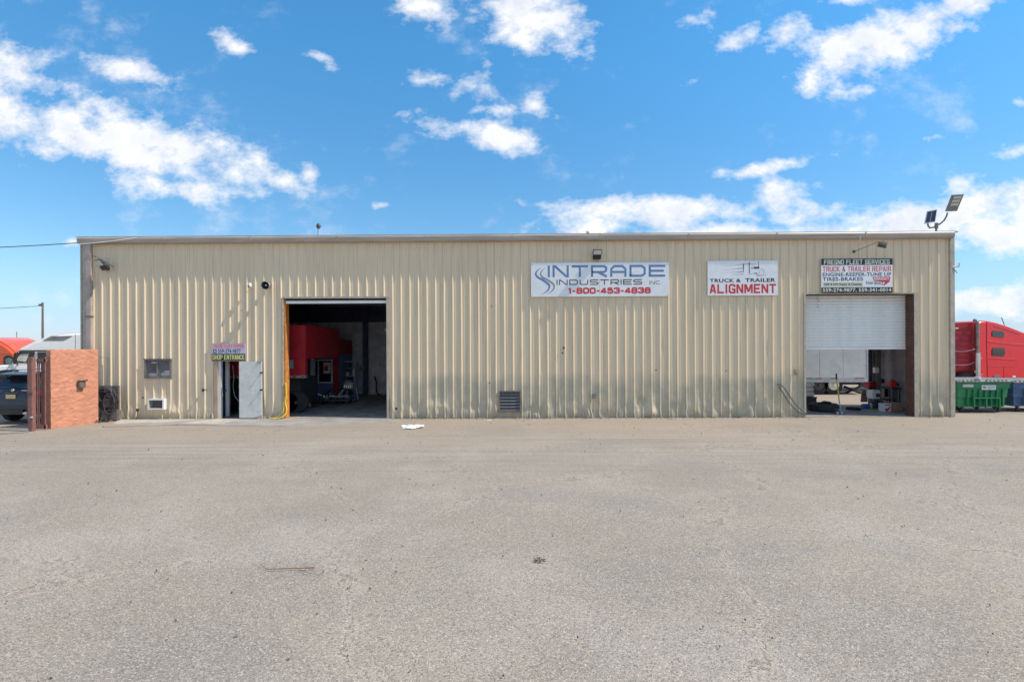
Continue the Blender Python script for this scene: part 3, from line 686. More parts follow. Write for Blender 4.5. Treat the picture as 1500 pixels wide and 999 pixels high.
for k in range(6):
    zz = WZ(1208, 434+k*3); xq = WX(1205.0+random.uniform(-1, 2)); MB().box(xq, xq+random.uniform(.03, .1), CY-.034, CY-.028, zz, zz+.010).build('scratch', 'dgrey', curtain)

# ---- shop entrance: frame, leaf folded back on the wall
od = OPEN[2]
MB().box(WX(314.5), WX(319.5), -0.05, 0.06, 0.01, od[3]+.03).build('door_frame', mat('tan_frame', (0.42, 0.30, 0.21), 0.6), bl)
MB().box(WX(319.5), WX(323.5), 0.0, 0.10, 0.01, od[3]-.005).build('door_stop', 'door', bl)
MB().box(WX(314.5), WX(353), -0.048, 0.0, od[3], od[3]+0.035).build('door_lintel', 'trim', bl)
xh = WX(352.5)
dl = MB().bbox(xh, WX(385.5), -0.115, -0.07, 0.05, od[3]-.01, 0.006).build('door', 'door', bl, label='pale grey door leaf swung flat against the wall')
for py, r_ in ((546, .035), (571, .038)):
    cx_, cz_ = W(383, py, -.12)
    MB().lathe([(r_, -0.118), (r_, -0.13), (.016, -.135), (.016, -.165), (r_*.8, -.17), (r_*.8, -.19), (.005, -.195)], 14, 'Y', (cx_, 0, cz_)).build('handle', 'dgrey', dl, smooth=True)
MB().box(WX(379), WX(385), -0.13, -0.116, od[3]-.05, od[3]-.03).build('closer_bracket', 'dgrey', dl)
for z in (0.35, 1.1, 1.8):
    MB().tube([(xh-.012, -0.092, z), (xh-.012, -0.092, z+.1)], .012).build('hinge', 'mgrey', dl)
kp = MB().prism([(WX(371), 0.05), (WX(386), 0.05), (WX(386), 0.16)], -0.122, -0.1165).build('kick_plate', 'galv', dl)
# inner partition with an inner door post
MB().box(WX(331, .5), WX(335.5, .5), 0.45, 0.55, 0.02, 2.3).build('inner_post', 'white', bl)
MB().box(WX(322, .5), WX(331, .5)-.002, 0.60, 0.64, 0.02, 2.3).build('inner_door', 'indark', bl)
hx, hz = W(331.5, 572, .44)
MB().lathe([(.02, .44), (.02, .40), (.035, .39), (.03, .36), (0.003, .355)], 10, 'Y', (hx, 0, hz)).build('inner_handle', 'mgrey', bl)

# ---- small window
ow = OPEN[3]
def fr(mb, x0, x1, z0, z1, y0, y1, t):
    return mb.box(x0, x1, y0, y1, z0, z0+t).box(x0, x1, y0, y1, z1-t, z1).box(x0, x0+t, y0, y1, z0+t, z1-t).box(x1-t, x1, y0, y1, z0+t, z1-t)
wf = fr(MB(), ow[0]-.03, ow[1]+.03, ow[2]-.03, ow[3]+.03, -0.06, 0.03, 0.055)
xm = (ow[0]+ow[1])/2-.03; wf.box(xm-.02, xm+.02, -0.05, 0.02, ow[2]+.025, ow[3]-.025)
wf = wf.build('window', 'mgrey', bl)
MB().box(ow[0]-.05, ow[1]+.04, -0.075, -0.061, ow[3]+.01, ow[3]+.035).build('drip_cap', 'brown', wf)
for a, b in ((ow[0]+.025, xm-.021), (xm+.021, ow[1]-.025)):
    MB().box(a, b, -0.03, -0.022, ow[2]+.026, ow[3]-.026).build('pane', 'clearglass', wf)
MB().box(ow[0], ow[1], 0.45, 0.47, ow[2]-.2, ow[3]+.2).build('room_backing', mat('brown_room', (.10, .06, .045), .8), wf)
MB().bbox(ow[0]+.03, xm-.06, 0.06, 0.24, ow[2]+.03, ow[2]+.15, .01).build('paper_stack', 'white', wf)
MB().bbox(ow[0]+.12, xm-.12, 0.08, 0.2, ow[3]-.13, ow[3]-.08, .01).build('ledge_box', 'white', wf)  # plain white box standing for the pale top of the pane
MB().bbox(xm+.05, ow[1]-.04, 0.06, 0.25, ow[2]+.03, ow[2]+.17, .03).bbox(xm+.12, ow[1]-.06, 0.08, 0.25, ow[2]+.171, ow[2]+.24, .03).build('cloth_pile', 'cream', wf)
# ---- louvre vent low on the wall
ov = OPEN[5]
lv = fr(MB(), ov[0]-.02, ov[1]+.02, ov[2]-.02, ov[3]+.02, -0.05, 0.05, 0.045).build('louvre_vent', mat('rusty_vent', (0.20, 0.15, 0.12), 0.7, var=0.3, dirt=(0.3, 0.26, 0.2), dirt_amt=0.5), bl)
MB().box(ov[0], ov[1], 0.06, 0.065, ov[2], ov[3]).build('vent_backing', 'black', lv)
hl = (ov[3]-ov[2]-.06)/6.0; s1 = None
lm = MB().add([(ov[0]+.02, -.03, 0), (ov[1]-.02, -.03, 0), (ov[1]-.02, .03, hl*.75), (ov[0]+.02, .03, hl*.75), (ov[0]+.02, -.025, -.006), (ov[1]-.02, -.025, -.006), (ov[1]-.02, .035, hl*.75-.006), (ov[0]+.02, .035, hl*.75-.006)],
              [(0,1,2,3), (4,7,6,5), (0,4,5,1), (2,6,7,3)])
for i in range(6):
    if s1 is None: s1 = lm.build('louvre_slat', 'mgrey', lv); s1.location = (0, 0, ov[2]+.04)
    else: clone(s1, lv, (0, 0, ov[2]+.04+i*hl))
# holes and rust marks in the sheet: dark sockets with bent lips
def hole(px, py, r, name='wall_hole'):
    x, z = W(px, py, -.04)
    MB().lathe([(r*1.25, -0.034), (r, -0.042), (r*.85, -0.034), (0.001, -0.0335)], 10, 'Y', (x, 0, z)).build(name, 'black', bl)
hole(580, 598.5, .035); hole(826, 509.5, .03); hole(824, 517, .022); hole(209, 582.5, .025); hole(309, 609.5, .03)
hole(353.6, 455, .014); hole(717, 561, .018); hole(961, 542, .02); hole(720, 449, .014); hole(1064, 543, .016)
# ================================================================== SIGNS
def signboard(name, label, px0, px1, py0, py1, m='signwhite', th=0.03, tilt=0.0):
    x0, x1 = WX(px0, -.07), WX(px1, -.07); z0, z1 = WZ((px0+px1)/2, py1, -.07), WZ((px0+px1)/2, py0, -.07)
    t = thing(name, label, 'sign', ((x0+x1)/2, -0.035, z0))
    MB().bbox(x0, x1, -0.07, -0.037, z0, z1, 0.004).build('panel', m, t)
    return t, x0, x1, z0, z1
YS = -0.0715
# --- company sign
t, x0, x1, z0, z1 = signboard('company_sign', 'long white INTRADE INDUSTRIES sign with blue letters below the floodlight', 778, 980.5, 384.5, 434.5)
w, h = x1-x0, z1-z0
def lx(f): return x0+f*w
def lz(f): return z1-f*h
wide_text('INTRADE', lx(.125), lx(.972), lz(.425), lz(.085), YS, 'inkblue', t, .075, .17)
wide_text('INDUSTRIES', lx(.187), lx(.806), lz(.655), lz(.50), YS, 'ink', t, .032, .16)
wide_text('INC.', lx(.857), lx(.945), lz(.65), lz(.55), YS, 'ink', t, .016, .2)
heavy_text('1-800-453-4838', lx(.268), lx(.868), lz(.905), lz(.745), YS, 'inkred', t, .05, .27)
def swoosh(off, m, name, wd):
    pts = [(.105-.03, .14), (.06-.01, .22), (.036, .32), (.05, .42), (.085, .50), (.12, .60), (.134, .68), (.128, .78), (.108, .86), (.082, .93)]
    th = [.006, .03, .05, .062, .072, .075, .062, .046, .028, .004]
    mb = MB(); Q = []
    P = [(lx(a+off), lz(b)) for a, b in pts]
    for i in range(len(P)-1):       # smooth the polyline
        p0, p1, p2, p3 = P[max(i-1, 0)], P[i], P[i+1], P[min(i+2, len(P)-1)]
        for k in range(4):
            s = k/4; f = lambda a, b, c, d: .5*((2*b)+(-a+c)*s+(2*a-5*b+4*c-d)*s*s+(-a+3*b-3*c+d)*s**3)
            Q.append((f(p0[0], p1[0], p2[0], p3[0]), f(p0[1], p1[1], p2[1], p3[1]), th[i]*(1-s)+th[i+1]*s))
    stroke(mb, [(a, b) for a, b, c in Q], [c*wd for a, b, c in Q], YS)
    return mb.build(name, m, t)
swoosh(0.0, 'inkblue', 'emblem', 1.15); swoosh(.035, 'inkgrey', 'emblem', .85)
MB().box(lx(.4975), lx(.4985), YS+.0005, YS+.001, z0, lz(.5)).build('panel_joint', 'inkgrey', t)
scr = MB()
for fx, fz in ((.01, .05), (.99, .05), (.01, .95), (.25, .95), (.75, .95), (.99, .95)):
    if True: scr.lathe([(.012, -.072), (.010, -.078), (.001, -.079)], 8, 'Y', (lx(fx), 0, lz(fz)))
scr.build('screw', 'mgrey', t, kind='stuff')

# --- alignment sign
t, x0, x1, z0, z1 = signboard('alignment_sign', 'white TRUCK & TRAILER ALIGNMENT sign with a line drawing of a truck', 1037, 1140, 382, 433)
w, h = x1-x0, z1-z0
text('TRUCK &', lx(.03), lx(.475), lz(.62), lz(.515), YS, 'ink', t, bold=.03)
text('TRAILER', lx(.535), lx(.965), lz(.615), lz(.505), YS, 'ink', t, bold=.03)
heavy_text('ALIGNMENT', lx(.025), lx(.975), lz(.935), lz(.67), YS, 'inkred', t)
mb = MB(); yy = YS
def ln_(pts, th): 
    global yy
    yy -= .0002; stroke(mb, [(lx(a), lz(b)) for a, b in pts], th, yy)
ln_([(.21, .155), (.42, .125), (.52, .10), (.70, .105)], [.002, .008, .015, .008])
ln_([(.22, .26), (.40, .235), (.505, .215)], [.002, .008, .02])
ln_([(.27, .335), (.40, .33), (.505, .31)], [.002, .008, .02])
ln_([(.34, .40), (.51, .385)], [.002, .012])
ln_([(.512, .09), (.512, .34)], [.034, .012]); ln_([(.594, .04), (.594, .38)], .026)
ln_([(.726, .03), (.726, .19)], .018); ln_([(.632, .19), (.632, .24)], .03)
ln_([(.655, .205), (.735, .205)], .065)
ln_([(.745, .25), (.785, .25), (.795, .28), (.80, .40)], .008); ln_([(.735, .27), (.735, .39)], .006)
ln_([(.60, .385), (.66, .385), (.69, .36), (.715, .43), (.83, .42)], [.006, .008, .018, .02, .005])
ln_([(.655, .35), (.70, .35), (.72, .38)], .008)
mb.build('truck_drawing', 'ink', t)

# --- services sign
t, x0, x1, z0, z1 = signboard('services_sign', 'white and black FRESNO FLEET SERVICES sign above the half open roller door', 1203.5, 1308, 379, 429.5)
w, h = x1-x0, z1-z0
MB().box(x0, x1, YS-.001, YS, lz(.185), z1).build('top_band', 'ink', t)
MB().box(x0, x1, YS-.001, YS, z0, lz(.83)).build('bottom_band', 'ink', t)
heavy_text('FRESNO FLEET SERVICES', lx(.04), lx(.96), lz(.165), lz(.03), YS-.0015, 'inkcream', t)
heavy_text('TRUCK & TRAILER REPAIR', lx(.02), lx(.98), lz(.375), lz(.22), YS, 'inkred', t, th=.22)
text('ENGINE-REEFER-TUNE UP', lx(.02), lx(.98), lz(.51), lz(.405), YS, 'inknavy', t, bold=.02)
text('TIRES-BRAKES', lx(.02), lx(.585), lz(.645), lz(.535), YS, 'inknavy', t, bold=.02)
MB().box(lx(.03), lx(.58), YS-.0005, YS, lz(.80), lz(.69)).build('small_band', mat('sign_pale_green', (.52, .54, .36), .5), t)
text('DEF & DPF Repair & Cleaning', lx(.045), lx(.565), lz(.785), lz(.71), YS-.001, 'ink', t, bold=.03)
text('559-274-9877, 559-341-0014', lx(.02), lx(.98), lz(.975), lz(.855), YS-.0015, 'inkcream', t, bold=.018, sp=1.05)
text('ROAD SERVICE', lx(.63), lx(.865), lz(.755), lz(.67), YS, 'inknavy', t, bold=.02, rot=-.06)
mb = MB().add([(lx(a), YS-.0004, lz(b)) for a, b in ((.72, .535), (.97, .53), (.955, .68), (.87, .80), (.875, .735), (.90, .69), (.735, .645))], [(0, 1, 2, 5, 6), (2, 3, 4, 5)])
mb.build('arrow', 'inkred', t)
text('EMERGENCY', lx(.735), lx(.955), lz(.625), lz(.555), YS-.001, 'signwhite', t, bold=.03, slant=.2)

# --- shop entrance sign
t, x0, x1, z0, z1 = signboard('entrance_sign', 'small faded SHOP ENTRANCE sign above the open walk-in door', 310, 359.5, 503, 528.3, 'signlilac')
w, h = x1-x0, z1-z0
MB().box(x0+.002, x1-.002, YS-.001, YS, lz(.28), z1-.002).build('top_band', 'pink', t)
MB().box(x0, x1, YS-.001, YS, z0, lz(.60)).build('bottom_band', 'ink', t)
heavy_text('FRESNO FLEET SERVICE', lx(.05), lx(.96), lz(.25), lz(.05), YS-.0015, 'inkpink', t)
text('559-274-9877', lx(.19), lx(.86), lz(.56), lz(.33), YS-.0005, 'inknavy', t, bold=.018, sp=1.05)
ph = fr(MB(), lx(.04), lx(.145), lz(.56), lz(.34), YS-.001, YS-.0003, .03).build('phone_icon', 'inknavy', t)
heavy_text('SHOP ENTRANCE', lx(.02), lx(.98), lz(.94), lz(.66), YS-.0015, 'inkyellow', t)

# ================================================================== LAMPS ON THE WALL AND ROOF
def floodlight(name, label, px, py, lensup, rotz, dist=0.45, w_=0.27, h_=0.17, tilt=R(35), group=None):
    """head on a bracket whose back plate sits on the wall"""
    x, z = W(px, py, -dist)
    t = thing(name, label, 'floodlight', (x, 0, z), 0, group)
    Mx = Matrix.Translation((x, -dist, z)) @ Matrix.Rotation(rotz, 4, 'Z') @ Matrix.Rotation(-tilt, 4, 'X')
    hs_ = MB().bbox(-w_/2, w_/2, -.03, .035, -h_/2, h_/2, .012, 2, Mx)
    for k in range(7): hs_.box(-w_/2+.03+k*(w_-.06)/6-.003, -w_/2+.03+k*(w_-.06)/6+.003, .035, .065, -h_/2+.02, h_/2-.02, Mx)
    hs_.build('housing', 'dgrey', t)
    MB().bbox(-w_*.46, w_*.46, -.02, .10, -h_/2-.17, -h_/2-.005, .02, 2, Mx).build('driver_box', 'black', t)
    MB().box(-w_/2+.02, w_/2-.02, -.034, -.031, -h_/2+.02, h_/2-.02, Mx).build('lens', 'lens', t)
    a = Mx @ Vector((-w_/2-.01, 0, 0)); b = Mx @ Vector((-w_/2-.01, .10, -.05)); c = Mx @ Vector((w_/2+.01, .10, -.05)); d = Mx @ Vector((w_/2+.01, 0, 0))
    MB().tube([a, b, c, d], .009, 6).build('bracket', 'black', t)
    m_ = (b+c)/2
    MB().tube([m_, (m_.x, -.12, z-.16), (m_.x, -.04, z-.17)], .018, 8).bbox(m_.x-.05, m_.x+.05, -.055, -.035, z-.22, z-.12, .006).build('arm', 'dgrey', t)
    return t
floodlight('floodlight', 'black floodlight under the gutter, centred above the long white sign', 875, 369.5, True, 0, .28, .31, .19, R(-25))
floodlight('floodlight', 'dark floodlight by the downspout at the left corner, tilted sideways', 146, 385, True, R(-28), .35, .44, .24, R(-35))
# wire behind the left lamp
MB().tube([(WX(136, -.05), -.05, WZ(136, 374.5)), (WX(150, -.05), -.06, WZ(150, 381)), (WX(168, -.05), -.05, WZ(168, 392))], .006, 6).build('lamp_cable', 'dgrey')
tag(bpy.data.objects['lamp_cable'], 'thin dark cable crossing the ribs behind the left corner floodlight', 'cable')
# lamp on a long thin arm, upper right
t = thing('arm_lamp', 'grey wall lamp on a long thin slanting arm beneath the gutter', 'lamp', (WX(1252, -.04), -.03, WZ(1252, 369)))
p0 = Vector((WX(1252, -.04), -.04, WZ(1252, 369))); p1 = Vector((WX(1288, -.75), -.75, WZ(1288, 354, -.75)))
MB().tube([p0, p1], .012, 8).build('arm', 'mgrey', t)
MB().lathe([(.05, -.03), (.05, -.045), (.02, -.05)], 12, 'Y', (p0.x, 0, p0.z)).build('wall_plate', 'dgrey', t)
Mx = Matrix.Translation((WX(1294, -.8), -.8, WZ(1294, 357, -.8))) @ Matrix.Rotation(R(12), 4, 'Y') @ Matrix.Rotation(R(20), 4, 'X')
MB().bbox(-.13, .12, -.1, .1, -.045, .045, .03, 2, Mx).build('head', 'mgrey', t)
MB().bbox(-.11, .10, -.12, .09, -.13, -.047, .02, 2, Mx).build('shade', 'dgrey', t)
MB().bbox(-.03, .14, -.04, .04, .05, .085, .015, 2, Mx).build('photocell', 'galv', t)
tag(MB().tube([(WX(1261, -.22), -.22, WZ(1261, 346, -.22)), (WX(1260.5, -.22), -.225, WZ(1260.5, 351, -.22)), (WX(1259, -.1), -.10, WZ(1259, 357))], .008, 6).build('loose_cord', 'white'), 'short white cord dangling from the gutter above the services sign', 'cord')
# solar street light on the roof
ys = 0.35
t = thing('solar_street_light', 'solar street light with two angled heads on a roof pole', 'street light', (WX(1372, ys), ys, 6.46))
b0 = Vector((WX(1372, ys), ys, 6.45)); j = Vector((WX(1372.5, ys), ys, WZ(1372, 331, ys)))
MB().tube([b0, j+Vector((0, 0, .1))], .035, 10).build('pole', 'mgrey', t)
MB().lathe([(.05, -.1), (.055, -.08), (.055, .08), (.05, .1)], 12, 'Z', j).build('clamp', 'mgrey', t)
def pt(px, py, y): x, z = W(px, py, y); return Vector((x, y, z))
MB().tube([j, pt(1378, 327.5, ys), pt(1383, 323, ys-.02), pt(1386.5, 317, ys-.04), pt(1388, 312, ys-.05)], .028, 8).build('right_arm', 'mgrey', t, smooth=True)
MB().tube([j, pt(1367, 333.5, ys), pt(1362, 334, ys), pt(1359.5, 331, ys), pt(1359, 327, ys)], .028, 8).build('left_arm', 'mgrey', t, smooth=True)
def slab(q, th, m, name, par, ins=0.0):
    """panel from four corner points, thickness along its normal"""
    c = sum(q, Vector())/4; q = [c+(p-c)*(1-ins) for p in q]
    n = (q[1]-q[0]).cross(q[3]-q[0]).normalized()
    if n.y > 0: n = -n
    vs = q+[p-n*th for p in q]
    return MB().add(vs, [(0,1,2,3), (7,6,5,4), (0,4,5,1), (1,5,6,2), (2,6,7,3), (3,7,4,0)]), n, c
q = [pt(1386.5, 310, ys-.05), pt(1396, 286, ys-.30), pt(1412, 285, ys-.25), pt(1402, 309.5, ys)]
mb, n, c = slab(q, .06, 'mgrey', '', t); hd = mb.build('lamp_head', 'mgrey', t)
for k in range(3):
    a0, a1 = .34+k*.21, .34+k*.21+.16
    e = [q[0].lerp(q[1], a0).lerp(q[3].lerp(q[2], a0), .14), q[0].lerp(q[1], a1).lerp(q[3].lerp(q[2], a1), .14), q[3].lerp(q[2], a1).lerp(q[0].lerp(q[1], a1), .14), q[3].lerp(q[2], a0).lerp(q[0].lerp(q[1], a0), .14)]
    mb, _, _ = slab([p+n*.006 for p in e], .005, '', '', t); mb.build('lamp_lens', 'lens', hd)
q = [pt(1354.5, 328, ys), pt(1358.5, 309.5, ys+.1), pt(1373, 306.5, ys+.1), pt(1370, 325, ys)]
mb, n, c = slab(q, .03, '', '', t); sp_ = mb.build('solar_panel', 'galv', t)
for k in range(2):
    a, b_ = .06+k*.47, .47+k*.47
    e = [q[0].lerp(q[3], a).lerp(q[1].lerp(q[2], a), .07), q[0].lerp(q[3], a).lerp(q[1].lerp(q[2], a), .93), q[0].lerp(q[3], b_).lerp(q[1].lerp(q[2], b_), .93), q[0].lerp(q[3], b_).lerp(q[1].lerp(q[2], b_), .07)]
    mb, _, _ = slab([p+n*.006 for p in e], .005, '', '', t); mb.build('solar_cell', 'solar', sp_)
# roof sensor on a stick
t = thing('roof_sensor', 'small round dark sensor on a thin stick above the roof line', 'sensor', (WX(466, .3), .3, 6.46))
MB().tube([(WX(466, .3), .3, 6.4), pt(466, 334, .3)], .012, 6).build('stem', 'mgrey', t)
MB().lathe([(.01, -.10), (.05, -.08), (.085, 0), (.05, .08), (.01, .10)], 14, 'Z', pt(466.5, 331.5, .3)).build('sensor_head', 'dgrey', t, smooth=True)
t = tag(MB().lathe([(.01, 0), (.045, .012), (.07, .05), (.06, .085), (.01, .10)], 14, 'Z', (WX(862, -.12), -.12, 6.478)).build('roof_camera', 'white', smooth=True), 'small white dome camera standing on the gutter edge', 'camera')
# horn loudspeaker
hx, hz = W(391, 418, -.2)
t = thing('horn_loudspeaker', 'round horn loudspeaker on the wall left of the large bay', 'loudspeaker', (hx, 0, hz))
Mx = Matrix.Translation((hx, -.23, hz)) @ Matrix.Rotation(R(12), 4, 'X')
MB().lathe([(.135, -.10), (.15, -.10), (.15, -.085), (.10, 0), (.06, .06), (.06, .15), (.02, .16), (.02, .10), (.05, .05), (.09, -.02), (.132, -.09), (.135, -.10)], 24, 'Y', (0, 0, 0), Mx, caps=False).build('horn', mat('beige_horn', (.42, .38, .32), .5), t, smooth=True)
MB().lathe([(.001, -.07), (.022, -.06), (.03, -.02), (.02, .04)], 16, 'Y', (0, 0, 0), Mx).build('driver_cone', 'white', t, smooth=True)
MB().lathe([(.128, -.092), (.086, -.022), (.050, .03), (.02, .05)], 24, 'Y', (0, 0, 0), Mx, caps=False).build('horn_throat', 'black', t, smooth=True)
MB().box(hx-.03, hx+.03, -.09, -.04, hz-.08, hz+.08).build('bracket', 'mgrey', t)
# white camera
hx, hz = W(366, 418.5, -.15)
t = thing('security_camera', 'small white security camera on the wall beside the horn loudspeaker', 'camera', (hx, 0, hz))
MB().lathe([(.01, .10), (.05, .08), (.062, .02), (.062, -.02), (.05, -.05), (.01, -.055)], 16, 'Z', (hx, -.15, hz)).build('body', 'white', t, smooth=True)
MB().lathe([(.035, -.21), (.035, -.15)], 12, 'Y', (hx-.02, 0, hz-.03)).build('lens_barrel', 'dgrey', t)
MB().tube([(hx, -.12, hz), (hx-.03, -.04, hz-.02)], .02).build('arm', 'white', t)

# downspout with straps
t = thing('downspout', 'faded mauve metal downspout at the left corner of the workshop', 'downspout', (WX(131), -.09, .05))
sx0, sx1 = WX(127.6, -.1), WX(134.8, -.1)
MB().bbox(sx0, sx1, -.15, -.05, WZ(131, 475), 6.23, .012).bbox(sx0-.01, sx1+.01, -.155, -.047, WZ(131, 431), WZ(131, 424), .004).build('upper_pipe', 'spout', t)
MB().bbox(sx0-.008, sx1+.008, -.158, -.046, .05, WZ(131, 470), .012).build('lower_pipe', 'spout', t)
for py in (464.5, 560): MB().box(sx0-.03, sx1+.03, -.162, -.04, WZ(131, py), WZ(131, py)+.03).build('strap', 'dgrey', t)

# air conditioner
oa = OPEN[4]; xm = (oa[0]+oa[1])/2
t = thing('window_air_conditioner', 'small white air conditioner set in the wall below the window', 'air conditioner', (xm, -.1, oa[2]))
fr(MB(), oa[0]-.02, oa[1]+.02, oa[2]-.02, oa[3]+.02, -.16, .1, .05).build('case', 'white', t)
MB().box(oa[0], oa[1], .02, .03, oa[2], oa[3]).build('coil', 'dgrey', t)
gr = MB(); 
for k in range(9): zz = oa[2]+.05+k*(oa[3]-oa[2]-.08)/9; gr.box(oa[0]+.03, oa[1]-.09, -.13, -.12, zz, zz+.008)
gr.build('grille', 'mgrey', t, kind='stuff')
MB().box(oa[1]-.09, oa[1]-.03, -.14, -.12, oa[2]+.03, oa[3]-.03).build('side_strip', 'black', t)
# conduit boxes
def plainthing(name, label, cat, mb, m, **k): return tag(mb.build(name, m, **k), label, cat)
bx, bz = W(870.5, 580, -.1)
t = thing('outlet_box', 'small blue grey outlet box low on the ribbed wall right of the vent', 'outlet box', (bx, -.04, bz-.07))
MB().bbox(bx-.075, bx+.06, -.13, -.035, bz-.07, bz+.07, .012).build('box', 'mgrey', t)
MB().tube([(bx+.0, -.06, bz-.07), (bx+.01, -.06, .05)], .012, 6).build('conduit', 'trim', t)
bx, bz = W(1167, 545, -.06)
plainthing('switch_plate', 'rusty brown switch plate left of the half open roller door', 'switch', MB().bbox(bx-.05, bx+.05, -.06, -.03, bz-.1, bz+.1, .01), mat('stained_plate', (.33, .28, .16), .7, var=.3))
# post by the wall (short pipe stub) and hook near window
bx = WX(202, -.1)
t = thing('standpipe', 'short dark standpipe with a valve at the wall left of the window', 'pipe', (bx, -.12, 0))
MB().tube([(bx, -.12, 0), (bx, -.12, .33), (bx, -.12, .36)], .022).build('pipe', 'board', t)
MB().bbox(bx-.04, bx+.04, -.17, -.08, .30, .40, .015).build('valve', 'dgrey', t)
bx, bz = W(297, 571.5, -.1)
t = thing('door_holdback', 'dark hook latch on the wall left of the shop entrance', 'latch', (bx, -.04, bz))
MB().bbox(bx-.03, bx+.03, -.12, -.03, bz-.05, bz+.05, .015).build('plate', 'black', t)
MB().tube([(bx, -.1, bz), (bx+.09, -.12, bz+.012), (bx+.17, -.12, bz+.006)], .014, 6).build('hook', 'dgrey', t)
bx, bz = W(1399, 391, 0)
t = thing('wall_spigot', 'small pale pipe fitting sticking out of the right building corner', 'pipe fitting', (bx, 0, bz))
MB().tube([(XR+.05, -.03, bz), (bx+.08, -.06, bz), (bx+.1, -.06, bz+.12)], .03, 8).build('elbow', 'white', t, smooth=True)
MB().tube([(XR+.05, -.05, bz-.05), (bx+.02, -.06, bz-.22)], .012, 6).build('cable', 'dgrey', t)

# ---- vertical loops: hoses
def hose(name, label, pts, r, m, cat='hose', n=6, sm=5):
    P = [Vector(p) for p in pts]; Q = []
    for i in range(len(P)-1):
        p0, p1, p2, p3 = P[max(i-1, 0)], P[i], P[i+1], P[min(i+2, len(P)-1)]
        for k in range(sm):
            s = k/sm; Q.append(.5*((2*p1)+(p2-p0)*s+(2*p0-5*p1+4*p2-p3)*s*s+(-p0+3*p1-3*p2+p3)*s**3))
    Q.append(P[-1])
    mb = MB().tube(Q, r, n)
    if label is None: return mb
    return tag(mb.build(name, m, smooth=True), label, cat)
hose('air_hose', 'dark hose loop hanging from a wall tap down to the right bay', [pt(1138, 563, -.08), pt(1144, 564, -.10), pt(1150, 570, -.12), pt(1160, 585, -.14), pt(1170, 597, -.16), pt(1178, 604, -.2), pt(1181, 607, -.22), pt(1175, 606, -.2), pt(1165, 600, -.16), pt(1154, 587, -.12), pt(1146, 574, -.1), pt(1141, 566, -.08)], .016, 'hose')
t = thing('wall_tap', 'small brass grey tap on the ribbed wall where the dark hose hangs', 'tap', (pt(1142, 563, -.06)))
MB().tube([pt(1141, 563, -.0), pt(1141, 563, -.12)], .015).build('spout', 'mgrey', t); MB().tube([pt(1138, 563, -.1), pt(1144, 563, -.1)], .013).build('handle', 'dgrey', t)
hose('yellow_hose', 'yellow hose running down the orange jamb onto the ground', [pt(418.5, 560, -.05), pt(419.5, 575, -.06), pt(418, 590, -.08), pt(420, 600, -.10), pt(417, 608, -.16), pt(410, 612, -.22), pt(402, 613.3, -.2), pt(395, 613, -.18)], .022, 'hoseyellow')
hose('yellow_cord', 'thin yellow cord hanging in front of the orange jamb foot', [pt(416.5, 580, -.05), pt(416.5, 592, -.08), pt(414, 603, -.12), pt(406, 611, -.15), pt(398, 612.5, -.25)], .012, 'hoseyellow', 'cord')
bx = WX(403, -.1)
plainthing('wall_bracket', 'bent grey bracket on the wall beside the orange jamb', 'bracket', MB().tube([pt(400, 598, -.06), pt(408, 598, -.08), pt(408, 603, -.09), pt(406, 606, -.06)], .014), 'galv')
# grey horizontal pipe by the stucco wall
plainthing('wall_pipe', 'thin grey pipe reaching from the stucco wall to the ribs', 'pipe', MB().tube([pt(144, 523.3, -.2), pt(158.5, 523.3, -.06), pt(158.5, 560, -.06)], .012, 6), 'mgrey')
# hose rack with a tangle of hose in front of a board
yb = -.35
t = thing('hose_rack', 'board with a big tangle of dark hose beside the stucco wall', 'hose rack', (WX(160, yb), yb, 0))
MB().bbox(WX(143, -.1), WX(174.5, -.1), -.14, -.07, .12, WZ(160, 565, -.1), .008).build('board', 'board', t)
MB().tube([pt(143, 616, yb), pt(159, 616, yb), pt(159, 600, yb), pt(160, 600, yb)], .018).tube([pt(143, 616, yb), pt(143, 617.5, yb-.3), pt(159, 617.5, yb-.3), pt(159, 616, yb)], .018).tube([pt(146, 616, yb), pt(150, 585, yb), pt(157, 570, yb)], .02).build('stand', 'dgrey', t)
MB().bbox(WX(163, yb), WX(174, yb), yb-.05, yb+.12, .02, WZ(168, 600, yb), .03).build('canister', 'mgrey', t)
fr(MB(), WX(153, yb-.1), WX(163, yb-.1), WZ(158, 575, yb-.1), WZ(158, 566, yb-.1), yb-.14, yb-.08, .03).build('reel_handle', 'mgrey', t)
rr = random.Random(3)
for k in range(13):
    cx_, cz_ = 156+rr.uniform(-4, 5), 584+rr.uniform(-6, 8); a_, b_ = rr.uniform(6, 14), rr.uniform(9, 19)
    pts = []
    for i in range(15):
        q_ = 2*math.pi*i/14+rr.uniform(-.1, .1)+k
        pts.append(pt(cx_+a_*math.cos(q_), cz_+b_*math.sin(q_)*(.9 if math.sin(q_) > 0 else .8), yb-.04-.018*k+rr.uniform(-.01, .01)))
    hose('hose_coil', None, pts, .020, 'hose').build('hose_coil', 'hose', t, smooth=True)
hose('x', None, [pt(148, 585, yb-.1), pt(143, 592, yb-.15), pt(139.5, 605, yb-.25), pt(141, 616, yb-.45), pt(146, 618, yb-.5), pt(150, 612, yb-.3), pt(158, 602, yb-.2), pt(164, 590, yb-.1)], .016, 'hose').build('hose_tail', 'hose', t, smooth=True)
hose('x', None, [pt(163, 568, yb-.15), pt(168, 575, yb-.2), pt(170, 590, yb-.2), pt(169, 600, yb-.2)], .016, 'hose').build('hose_tail', 'hose', t, smooth=True)

# ================================================================== STUCCO WALL AND GATE
A = GP(74.5, 628.3); Bp = GP(144, 618.8)
